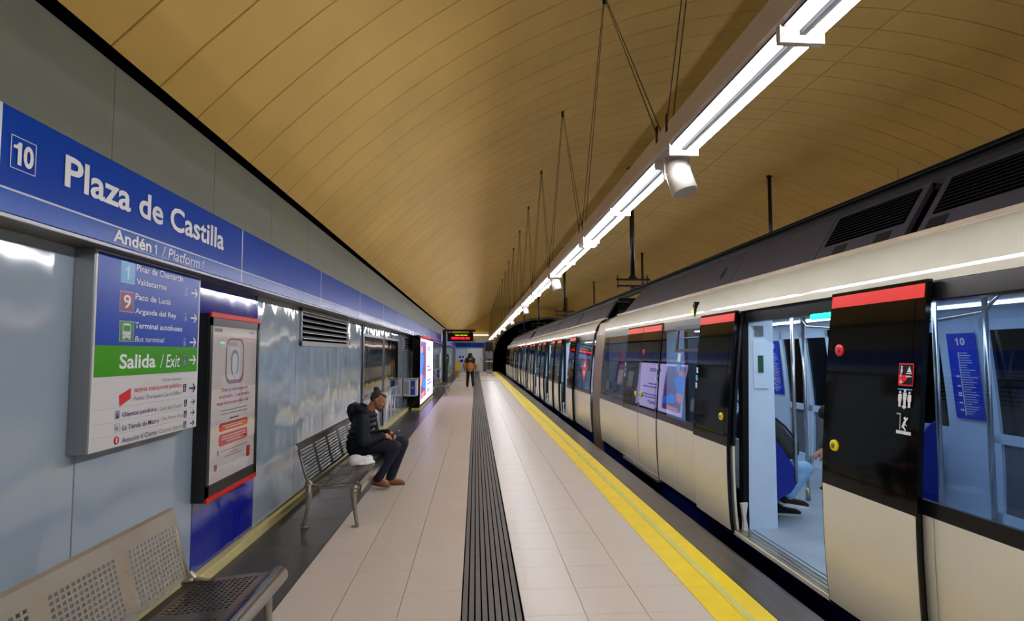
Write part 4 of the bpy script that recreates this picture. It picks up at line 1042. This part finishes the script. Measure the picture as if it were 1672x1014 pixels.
for ya, yb3, l_ in ((10.50, 11.38, 'brown pleated gangway between the nearest car and the second car'), (27.05, 27.55, 'dark gangway between the second car and the farthest car')):
    gw = empty('gangway_bellows', (3.6, ya, 0), l_, 'gangway')
    m_ = MB(); n = 9
    for k in range(n):
        a = ya + (yb3 - ya) * k / n; b = ya + (yb3 - ya) * (k + .8) / n
        m_.prism([(2.47, -.2), (2.44, .3), (2.44, 1.2), (2.53, 2.05), (2.62, 2.30), (2.85, 2.42), (4.5, 2.42), (4.75, 2.1), (4.9, 1.0), (4.8, -.2)], 'y', a, b)
    m_.build('bellows', 'gangway', gw)
    MB().box(2.55, 4.7, ya - .08, yb3 + .08, .0, .05).build('gangway_floor', 'cabin_floor', gw)
# details on the near car
skin(8.95, 8.95 + .3, 1.28, 1.62, .012, .006)
MB().prism([(2.55, 1.15), (2.58, 1.15), (2.60, 1.75), (2.57, 1.75)], 'y', 9.55, 9.75).build('red_panel', 'sign_red', car1)
def side_sticker(parent, y, z, wd, h, m, off=.004, name='sticker'):
    return MB().prism([(on(z, off), z), (on(z + h, off), z + h), (on(z + h, off + .0015), z + h), (on(z, off + .0015), z)], 'y', y, y + wd).build(name, m, parent)
side_sticker(car1, 6.42, 1.58, .09, .10, 'sign_white'); side_sticker(car1, 6.42, 1.46, .09, .09, 'sign_sky')
side_sticker(car1, 5.83, 1.56, .09, .12, 'sign_sky'); side_sticker(car1, 5.83, 1.42, .09, .12, 'sign_white'); side_sticker(car1, 5.83, 1.24, .09, .13, 'sign_white')
hp_ = MB(); z0, z1 = 1.70, 2.01
skin(5.84, 6.62, z0, z0 + .03, .006, .02, False, hp_); skin(5.84, 6.62, z1 - .05, z1, .006, .02, False, hp_); skin(6.57, 6.62, z0, z1, .006, .02, False, hp_); skin(5.84, 5.89, z0, z1, .006, .02, False, hp_)
hp_.build('hopper_frame', 'roof_grey', car1)
bx('lamp_bracket', 'black', car1, 2.50, 2.56, 6.10, 6.13, 2.10, 2.27); MB().lathe([(.018, 0), (.018, -.03), (.008, -.036)], (2.545, 6.18, 2.23), 10, 'x').build('side_lamp', 'black_frame', car1); MB().lathe([(.02, 0), (.02, -.03), (.008, -.036)], (2.53, 6.18, 2.16), 10, 'x').build('side_lamp', 'amber_light', car1)
text('S-307', (on(2.25, .004), 10.30, 2.245), (0, -1, 0), Vector((.25, 0, 1)), .34, .075, 'sign_grey', car1)
# diamond sticker in the second car's end window
for z0, z1, m_, e in ((1.05, 1.62, 'sign_red', .004), (1.17, 1.50, 'print_white', .006)):
    zc = (z0 + z1) / 2; h = (z1 - z0) / 2; MB().add([(on(zc - h, e), 12.1, zc - h), (on(zc, e), 12.1 + h, zc), (on(zc + h, e), 12.1, zc + h), (on(zc, e), 12.1 - h, zc)], [(0, 1, 2, 3)]).build('diamond_emblem', m_, car2)
side_sticker(car2, 11.85, 1.29, .5, .09, 'sign_red', .008, 'emblem_bar')
# pictograms on the near open leaf
lf = [o for o in COL.objects if o.name.startswith('door') and o.parent == car1 and o.type == 'MESH' and abs(sum(v.co.y for v in o.data.vertices) / len(o.data.vertices) + wloc(o).y - 3.2) < .3 and not o.name.startswith(('door_',))][0]
OFF = .061
def lp(y, z, e=0): return (on(z, OFF + .002 + e), y, z)
def poly_on(pts, m, e=0, name='pictogram'): return MB().add([lp(y, z, e) for y, z in pts], [tuple(range(len(pts)))]).build(name, m, lf)
def rect_on(y0, y1, z0, z1, m, e=0, name='pictogram'): return poly_on([(y0, z0), (y1, z0), (y1, z1), (y0, z1)], m, e, name)
def dot_on(y, z, r, m, e=0): return poly_on([(y + r * math.cos(i * PI / 5), z + r * math.sin(i * PI / 5)) for i in range(10)], m, e)
yl = 2.845                                    # the near edge strip of the leaf
rect_on(yl, yl + .105, 1.50, 1.625, 'sign_red', 0, 'warning_sticker'); rect_on(yl + .005, yl + .10, 1.508, 1.618, 'black', .001)
poly_on([(yl + .075, 1.508), (yl + .10, 1.508), (yl + .10, 1.56), (yl + .02, 1.56)], 'sign_red', .002)
poly_on([(yl + .012, 1.575), (yl + .045, 1.575), (yl + .028, 1.61)], 'sign_white', .002); poly_on([(yl + .070, 1.515), (yl + .095, 1.515), (yl + .083, 1.538)], 'sign_white', .003)
dot_on(yl + .082, 1.605, .007, 'sign_white', .002); poly_on([(yl + .074, 1.575), (yl + .09, 1.575), (yl + .088, 1.597), (yl + .076, 1.597)], 'sign_white', .002); poly_on([(yl + .085, 1.55), (yl + .092, 1.55), (yl + .085, 1.58), (yl + .078, 1.58)], 'sign_white', .0025)
rect_on(yl + .01, yl + .05, 1.566, 1.571, 'sign_white', .002); rect_on(yl + .01, yl + .05, 1.550, 1.555, 'sign_white', .003)
rect_on(yl + .005, yl + .105, 1.478, 1.484, 'sign_sky')
for yy, zz in ((.020, 1.395), (.053, 1.405), (.087, 1.395)):
    dot_on(yl + yy, zz + .068, .008, 'sign_white'); rect_on(yl + yy - .013, yl + yy + .013, zz + .020, zz + .058, 'sign_white'); rect_on(yl + yy - .009, yl + yy + .009, zz - .012, zz + .022, 'sign_white')
poly_on([(yl + .035, 1.385), (yl + .053, 1.372), (yl + .071, 1.385), (yl + .053, 1.40)], 'sign_white', .001)
rect_on(yl + .075, yl + .082, 1.26, 1.345, 'sign_line'); rect_on(yl + .075, yl + .105, 1.34, 1.348, 'sign_line'); rect_on(yl + .0, yl + .105, 1.235, 1.253, 'sign_white')
dot_on(yl + .045, 1.322, .009, 'sign_white'); poly_on([(yl + .035, 1.31), (yl + .055, 1.305), (yl + .068, 1.27), (yl + .05, 1.27)], 'sign_white'); poly_on([(yl + .02, 1.325), (yl + .026, 1.33), (yl + .05, 1.305), (yl + .044, 1.298)], 'sign_white', .001)
poly_on([(yl + .05, 1.28), (yl + .06, 1.275), (yl + .04, 1.255), (yl + .033, 1.26)], 'sign_white', .001); poly_on([(yl + .025, 1.28), (yl + .03, 1.286), (yl + .05, 1.30), (yl + .05, 1.29)], 'sign_white', .001)
# intercom on the jamb inside the open door
bx('intercom', 'cabin_white', car1, 2.60, 2.74, 4.985, 5.0, 1.35, 1.80, bevel=.004); bx('intercom_screen', 'green_paint', car1, 2.64, 2.69, 4.978, 4.985, 1.50, 1.66); bx('jamb_plate', 'cabin_grey', car1, 2.62, 2.70, 4.985, 4.995, 1.84, 1.94)
bx('seat_divider', 'cabin_blue', car1, 2.81, 2.83, 5.06, 5.1, .1, 1.2) if False else None
screen_panel(car1, 5.10, False)

# ------------------------------------------------------------------ passenger in the doorway (seated, legs crossed)
YP = 5.42
ps = empty('person', (3.0, YP, .06), 'passenger in light jeans and black sneakers, seated inside the nearest open train door', 'person')
h1, k1, a1 = Vector((2.80, YP - .06, .51)), Vector((3.26, YP - .12, .54)), Vector((3.04, YP - .16, .28))
h2, k2, a2 = Vector((2.80, YP + .12, .51)), Vector((3.25, YP + .10, .50)), Vector((3.05, YP + .0, .17))
pp, PL, PB_, PE = head_prims((2.86, YP, 1.27), (.95, 0, -.3), (.3, 0, .95), 1.0)
bd_ = pp + [('c', PL(-.03, 0, -.06), (2.80, YP, 1.05), .052, .06), ('c', (2.80, YP, 1.0), (2.78, YP, .58), .13, .13), ('c', (2.80, YP - .15, 1.02), (2.80, YP + .15, 1.02), .06, .06)]
for h_, k_, a_ in ((h1, k1, a1), (h2, k2, a2)): bd_ += [('c', h_, k_, .07, .05), ('c', k_, a_, .05, .034)]
for s_ in (-1, 1): bd_ += [('c', (2.80, YP + s_ * .19, 1.0), (2.82, YP + s_ * .24, .75), .045, .038), ('c', (2.82, YP + s_ * .24, .75), (3.02, YP + s_ * .12, .66), .038, .026)] + hand_prims((3.02, YP + s_ * .12, .66), (1, 0, -.1), (0, 0, 1), (0, -s_, 0), .4)
blob('body', bd_, .009, 'skin', ps, 2)
tj = [('c', (2.78, YP - .08, .54), (2.78, YP + .1, .54), .12, .12)]
for h_, k_, a_ in ((h1, k1, a1), (h2, k2, a2)): tj += [('c', h_, k_, .098, .076), ('c', k_, k_.lerp(a_, .9), .076, .066)]
blob('jeans', tj, .012, 'jeans', ps, 4)
tp = [('c', (2.80, YP, 1.0), (2.78, YP, .58), .16, .17), ('c', (2.80, YP - .15, 1.02), (2.80, YP + .15, 1.02), .08, .08)]
for s_ in (-1, 1): tp += [('c', (2.80, YP + s_ * .19, 1.0), (2.82, YP + s_ * .24, .75), .065, .058), ('c', (2.82, YP + s_ * .24, .75), (2.98, YP + s_ * .14, .67), .058, .045)]
blob('sweater', tp, .012, 'black_cloth', ps, 4); blob('hair', [PE(-.02, 0, .04, .1, .085, .09)], .01, 'hair', ps, 3)
shoe((3.24, YP - .20, .17), (2.97, YP - .15, .21), 'black_cloth', 'sole_white', ps); shoe((3.25, YP - .06, .06), (2.97, YP + .0, .07), 'black_cloth', 'sole_white', ps)
lc = MB()
for k in range(5): t = .3 + k * .09; c_ = Vector((2.97, YP - .15, .21)).lerp(Vector((3.24, YP - .20, .17)), t) + Vector((0, 0, .098 - k * .009)); lc.tube(c_ + Vector((0, -.022, 0)), c_ + Vector((.01, .022, .004)), .004, n=6)
lc.build('laces', 'sole_white', ps)
bg = empty('shoulder_bag', (2.98, 5.25, .66), 'dark grey shoulder bag on the lap of the passenger in light jeans', 'bag')
blob('bag_body', [('c', (2.86, 5.22, .98), (3.04, 5.20, .75), .085, .10), ('c', (2.86, 5.30, .98), (3.04, 5.30, .75), .08, .095), ('c', (2.86, 5.24, 1.0), (2.98, 5.22, .9), .09, .06)], .01, 'bag', bg, 3)
MB().path([(2.86, 5.16, 1.08), (2.96, 5.11, .98), (3.05, 5.10, .86), (3.10, 5.14, .80)], .01, 6).build('bag_strap', 'black_cloth', bg)
# second passenger: dark clothes, leaning forward on the far seats
YQ = 6.15
pq = empty('person', (4.2, YQ, .06), 'passenger in black leaning forward on the far seats inside the open door', 'person')
qp, QL, QB, QE = head_prims((4.02, YQ, .95), (-.7, -.1, -.7), (-.7, 0, .7), 1.0)
b2 = qp + [('c', QL(-.03, 0, -.06), (4.18, YQ, .98), .05, .06), ('c', (4.20, YQ, .95), (4.55, YQ, .58), .12, .13)]
legs = ((Vector((4.50, YQ - .1, .53)), Vector((4.08, YQ - .14, .55)), Vector((4.12, YQ - .14, .16))), (Vector((4.50, YQ + .1, .53)), Vector((4.08, YQ + .14, .55)), Vector((4.16, YQ + .14, .16))))
for l_ in legs: b2 += [('c', l_[0], l_[1], .07, .05), ('c', l_[1], l_[2], .05, .034)]
for s_ in (-1, 1): b2 += [('c', (4.22, YQ + s_ * .17, .95), (4.16, YQ + s_ * .22, .68), .045, .038), ('c', (4.16, YQ + s_ * .22, .68), (3.98, YQ + s_ * .08, .55), .038, .026)] + hand_prims((3.98, YQ + s_ * .08, .55), (-.9, -s_ * .2, -.4), (-.3, 0, .9), (0, -s_, 0), .5)
blob('body', b2, .009, 'skin', pq, 2)
c2 = [('c', (4.20, YQ, .95), (4.55, YQ, .58), .15, .17), ('c', (4.22, YQ - .13, .95), (4.22, YQ + .13, .95), .09, .09)]
for s_ in (-1, 1): c2 += [('c', (4.22, YQ + s_ * .17, .95), (4.16, YQ + s_ * .22, .68), .07, .06), ('c', (4.16, YQ + s_ * .22, .68), (4.0, YQ + s_ * .1, .56), .06, .045)]
blob('jacket', c2, .012, 'black_cloth', pq, 4)
t2 = [('c', (4.52, YQ - .08, .54), (4.52, YQ + .08, .54), .12, .12)]
for l_ in legs: t2 += [('c', l_[0], l_[1], .095, .074), ('c', l_[1], l_[1].lerp(l_[2], .9), .074, .06)]
blob('trousers', t2, .012, 'black_cloth', pq, 4); blob('hood', [QE(-.02, 0, .03, .105, .1, .105)], .01, 'black_cloth', pq, 3)
shoe((3.95, YQ - .15, .06), (4.22, YQ - .14, .06), 'black_cloth', 'sole_white', pq); shoe((3.98, YQ + .15, .06), (4.25, YQ + .14, .06), 'black_cloth', 'sole_white', pq)

pq.location.x += .07
# ------------------------------------------------------------------ person walking away
YW = 27.2; XW = -.26
wk = empty('person', (XW, YW, 0), 'person in a brown hooded jacket and black trousers walking away down the platform', 'person')
wp, WL, WB, WE = head_prims((XW, YW + .04, 1.58), (0, 1, -.25), (0, .2, 1), 1.0)
hL, hR = Vector((XW - .09, YW, .92)), Vector((XW + .09, YW, .92)); kL, kR = Vector((XW - .12, YW + .10, .50)), Vector((XW + .12, YW + .04, .48)); fL, fR = Vector((XW - .14, YW + .08, .10)), Vector((XW + .15, YW - .18, .12))
b3 = wp + [('c', WL(-.02, 0, -.07), (XW, YW, 1.42), .05, .06), ('c', (XW, YW, 1.35), (XW, YW, .95), .14, .13), ('c', (XW - .16, YW, 1.36), (XW + .16, YW, 1.36), .065, .065)]
for h_, k_, a_ in ((hL, kL, fL), (hR, kR, fR)): b3 += [('c', h_, k_, .08, .055), ('c', k_, a_, .055, .038)]
for s_ in (-1, 1): b3 += [('c', (XW + s_ * .2, YW, 1.36), (XW + s_ * .28, YW - .05, 1.10), .05, .042), ('c', (XW + s_ * .28, YW - .05, 1.10), (XW + s_ * .27, YW + .10, .88), .042, .028)] + hand_prims((XW + s_ * .27, YW + .10, .88), (0, .2, -1), (s_, 0, 0), (0, 1, 0), .4)
blob('body', b3, .012, 'skin', wk, 2)
j3 = [('c', (XW, YW, 1.34), (XW, YW, .93), .19, .185)]; j3b = [('c', (XW - .15, YW, 1.36), (XW + .15, YW, 1.36), .105, .105)]
for s_ in (-1, 1): j3 += puffy((XW + s_ * .2, YW, 1.32), (XW + s_ * .29, YW - .05, 1.10), .09, .08, 3) + puffy((XW + s_ * .29, YW - .05, 1.10), (XW + s_ * .27, YW + .08, .92), .08, .065, 3)
blob('jacket', j3, .014, 'tan_jacket', wk, 3)
blob('jacket_yoke', [('c', (XW - .14, YW - .02, 1.37), (XW + .14, YW - .02, 1.37), .12, .12), ('c', (XW - .1, YW - .04, 1.30), (XW + .1, YW - .04, 1.30), .155, .155), ('c', (XW, YW - .04, 1.46), (XW, YW + .02, 1.58), .13, .125)], .014, 'black_cloth', wk, 3)
t3 = [('c', (XW - .06, YW, .93), (XW + .06, YW, .93), .14, .14)]
for h_, k_, a_ in ((hL, kL, fL), (hR, kR, fR)): t3 += [('c', h_, k_, .105, .08), ('c', k_, a_, .08, .065)]
blob('trousers', t3, .014, 'black_cloth', wk, 4)
shoe((XW - .15, YW + .22, 0), (XW - .14, YW - .02, 0), 'black_cloth', 'sole_white', wk); shoe((XW + .15, YW + .0, 0), (XW + .15, YW - .25, .05), 'black_cloth', 'sole_white', wk)

# ------------------------------------------------------------------ information display on its post
dp = empty('information_display', (-1.66, 29.5, 0), 'hanging train information display with red letters, carried by a dark post and beam', 'display')
MB().box(-1.76, -1.56, 29.4, 29.6, 0, 2.95).build('post', 'black_frame', dp)
MB().box(-1.76, .0, 29.42, 29.58, 2.86, 2.95).build('beam', 'black', dp)
MB().box(-1.52, -1.45, 29.47, 29.53, 2.70, 2.9).box(-1.3, -1.25, 29.47, 29.53, 2.70, 2.9).box(-.35, -.3, 29.47, 29.53, 2.70, 2.9).build('hanger', 'black_frame', dp)
MB().box(-1.50, -.12, 29.35, 29.6, 2.33, 2.76).build('display_case', 'black', dp, .015)
MB().box(-1.46, -.16, 29.345, 29.352, 2.37, 2.72).build('display_face', 'black_gloss', dp)
text('TREN DESTINO', (-1.10, 29.342, 2.615), (1, 0, 0), V, .66, .06, 'led_yellow', dp, bold=.01); text('PUERTA DEL SUR', (-1.28, 29.342, 2.43), (1, 0, 0), V, .98, .12, 'led_red', dp, bold=.04)
MB().lathe([(.001, .14), (.08, .12), (.12, .06), (.13, 0)], (-.23, 29.4, 2.76), 14).build('camera_dome', 'black_gloss', dp)

# ------------------------------------------------------------------ far end of the platform
ew = MB(); op = [(1.5, -1.3), (1.5, .4), (1.62, 1.8), (1.85, 2.5), (2.19, 3.22), (2.8, 3.85), (3.6, 4.36), (4.5, 4.7), (5.4, 4.89), (7.0, 5.03), (9, 4.8), (10.8, 3.8), (11.3, 2.0), (11.3, -1.3)]
poly = [(-2.06, -.2), (-2.06, 3.2)] + [(x, vault(x) + .1) for x in [-1.6 + i * .65 for i in range(20)]] + [(11.6, 3.0), (11.6, -1.3)] + op[::-1] + [(1.5, -.2)]
o = ew.prism(poly, 'y', FY1 - .4, FY1 - .1).build('wall_end', 'ceiling_panel'); tag(o, kind='structure')
am = MB()
for (a, b), (c, d) in zip(op[:-1], op[1:]): am.tube((a, FY1 - .42, b), (c, FY1 - .42, d), .10, n=8)
am.build('arch_rim', 'fascia', o)
tag(MB().prism([(1.4, -1.3), (11.5, -1.3), (11.5, 5.3), (1.4, 5.3)], 'y', 66, 66.2).build('tunnel_back', 'trench'), kind='structure')
tn = MB(); n = len(op); q = [(x + (.0 if x > 6 else -.0), z) for x, z in op]
for (a, b), (c, d) in zip(op[:-1], op[1:]): tn.quad((a, FY1 - .1, b), (c, FY1 - .1, d), (c, 66, d), (a, 66, b))
tag(tn.build('tunnel_lining', 'trench'), kind='structure')
YE = FY1 - .41
tag(bx('wall_end_panel', 'wall_grey', None, -2.0, 1.45, YE - .03, YE, 0, 2.25), kind='structure')
tag(bx('trim_end', 'band_blue', None, -1.95, .85, YE - .08, YE - .03, 2.25, 2.68), kind='structure')
d1 = bx('door_panel', 'cabin_white', None, -1.84, -.87, YE - .07, YE - .035, 0, 2.10, bevel=.01); d1.name = 'door_1'; tag(d1, kind='structure')
bx('door_notice', 'sign_blue', d1, -1.55, -1.35, YE - .075, YE - .07, 1.25, 1.45); bx('door_notice', 'sign_blue', d1, -1.28, -1.1, YE - .075, YE - .07, 1.25, 1.45); bx('door_notice', 'sign_navy', d1, -1.5, -1.15, YE - .075, YE - .07, .85, 1.1)
d2 = bx('door_panel', 'door_white', None, -.83, .66, YE - .09, YE - .035, 0, 2.13, bevel=.01); d2.name = 'door_2'; tag(d2, kind='structure')
bx('handle', 'black_frame', d2, .45, .49, YE - .12, YE - .09, 1.0, 1.2)
tag(bx('trim_post', 'ledge_brown', None, .78, 1.42, YE - .35, YE - .1, 0, 2.3), kind='structure')
sg2 = empty('end_sign', (.6, YE, 2.7), 'white notice panel with green header above the end doors', 'sign'); bx('board', 'sign_white', sg2, .0, 1.25, YE - .15, YE - .09, 2.7, 3.25); bx('header', 'yellow_sign', sg2, .0, 1.25, YE - .155, YE - .15, 3.2, 3.3); bx('top_tube', 'small_light', sg2, -.3, 1.2, YE - .2, YE - .14, 3.36, 3.41)
mo = empty('driver_monitor', (1.1, 45, 1.9), 'dark hooded monitor on a stand at the far platform edge beside the tunnel', 'monitor')
bx('monitor_case', 'black', mo, .80, 1.42, 44.8, 45.2, 1.88, 2.62, bevel=.03); bx('pole', 'black_frame', mo, 1.05, 1.17, 45.0, 45.1, 0, 1.9); bx('desk', 'print_white', mo, .82, 1.4, 44.8, 45.2, 1.0, 1.06); bx('desk_box', 'cabin_grey', mo, .85, 1.38, 44.85, 45.2, 1.25, 1.75, bevel=.02); bx('base', 'alu', mo, .9, 1.35, 44.85, 45.2, 0, .35)
ys2 = empty('caution_sign', (-1.5, 46, 0), 'yellow folding floor sign standing near the end doors', 'sign')
MB().add([(-1.68, 45.8, 0), (-1.28, 45.8, 0), (-1.30, 46.0, 1.05), (-1.66, 46.0, 1.05), (-1.68, 45.83, 0), (-1.28, 45.83, 0), (-1.30, 46.03, 1.05), (-1.66, 46.03, 1.05)], [(0, 1, 2, 3), (4, 5, 6, 7), (0, 1, 5, 4), (1, 2, 6, 5), (2, 3, 7, 6), (3, 0, 4, 7)]).build('front_board', 'yellow_sign', ys2)
MB().add([(-1.68, 46.24, 0), (-1.28, 46.24, 0), (-1.30, 46.04, 1.05), (-1.66, 46.04, 1.05), (-1.68, 46.27, 0), (-1.28, 46.27, 0), (-1.30, 46.07, 1.05), (-1.66, 46.07, 1.05)], [(0, 1, 2, 3), (4, 5, 6, 7), (0, 1, 5, 4), (1, 2, 6, 5), (2, 3, 7, 6), (3, 0, 4, 7)]).build('rear_board', 'yellow_sign', ys2)
hp2 = empty('help_post', (-1.72, 33, 0), 'slim green help post with a rounded head standing against the left wall', 'post')
MB().prism([(-1.85, 0), (-1.65, 0), (-1.62, 1.0), (-1.58, 1.35), (-1.60, 1.58), (-1.70, 1.68), (-1.82, 1.62), (-1.87, 1.4), (-1.87, .8)], 'y', 32.95, 33.15).build('column', 'green_paint', hp2, .02)
MB().lathe([(.05, 0), (.05, -.01)], (-1.72, 32.945, 1.40), 14, 'y').build('call_button', 'sign_white', hp2)
for i, y in enumerate((23.2, 25.0, 30.9, 34.5, 38.5, 43)):
    ps_ = empty('notice_board', (-2.03, y, 1), ['pale notice board on the wall just past the advertising screen', 'pale notice board above the second litter bin', 'pale notice board behind the display post', 'pale notice board beside the green help post', 'pale notice board above the farthest bench', 'last pale notice board before the end doors'][i], 'notice', 'notice boards on the far left wall')
    bx('frame', 'alu', ps_, -2.03, -2.0, y, y + .9, .8, 2.0, bevel=.004); bx('notice_sheet', 'print_white', ps_, -2.0, -1.998, y + .06, y + .84, .86, 1.94); bx('blue_header', 'sign_blue', ps_, -1.998, -1.9965, y + .06, y + .84, 1.72, 1.94)
print('objects', len(bpy.data.objects), 'tris', sum(len(m.polygons) for m in bpy.data.meshes))
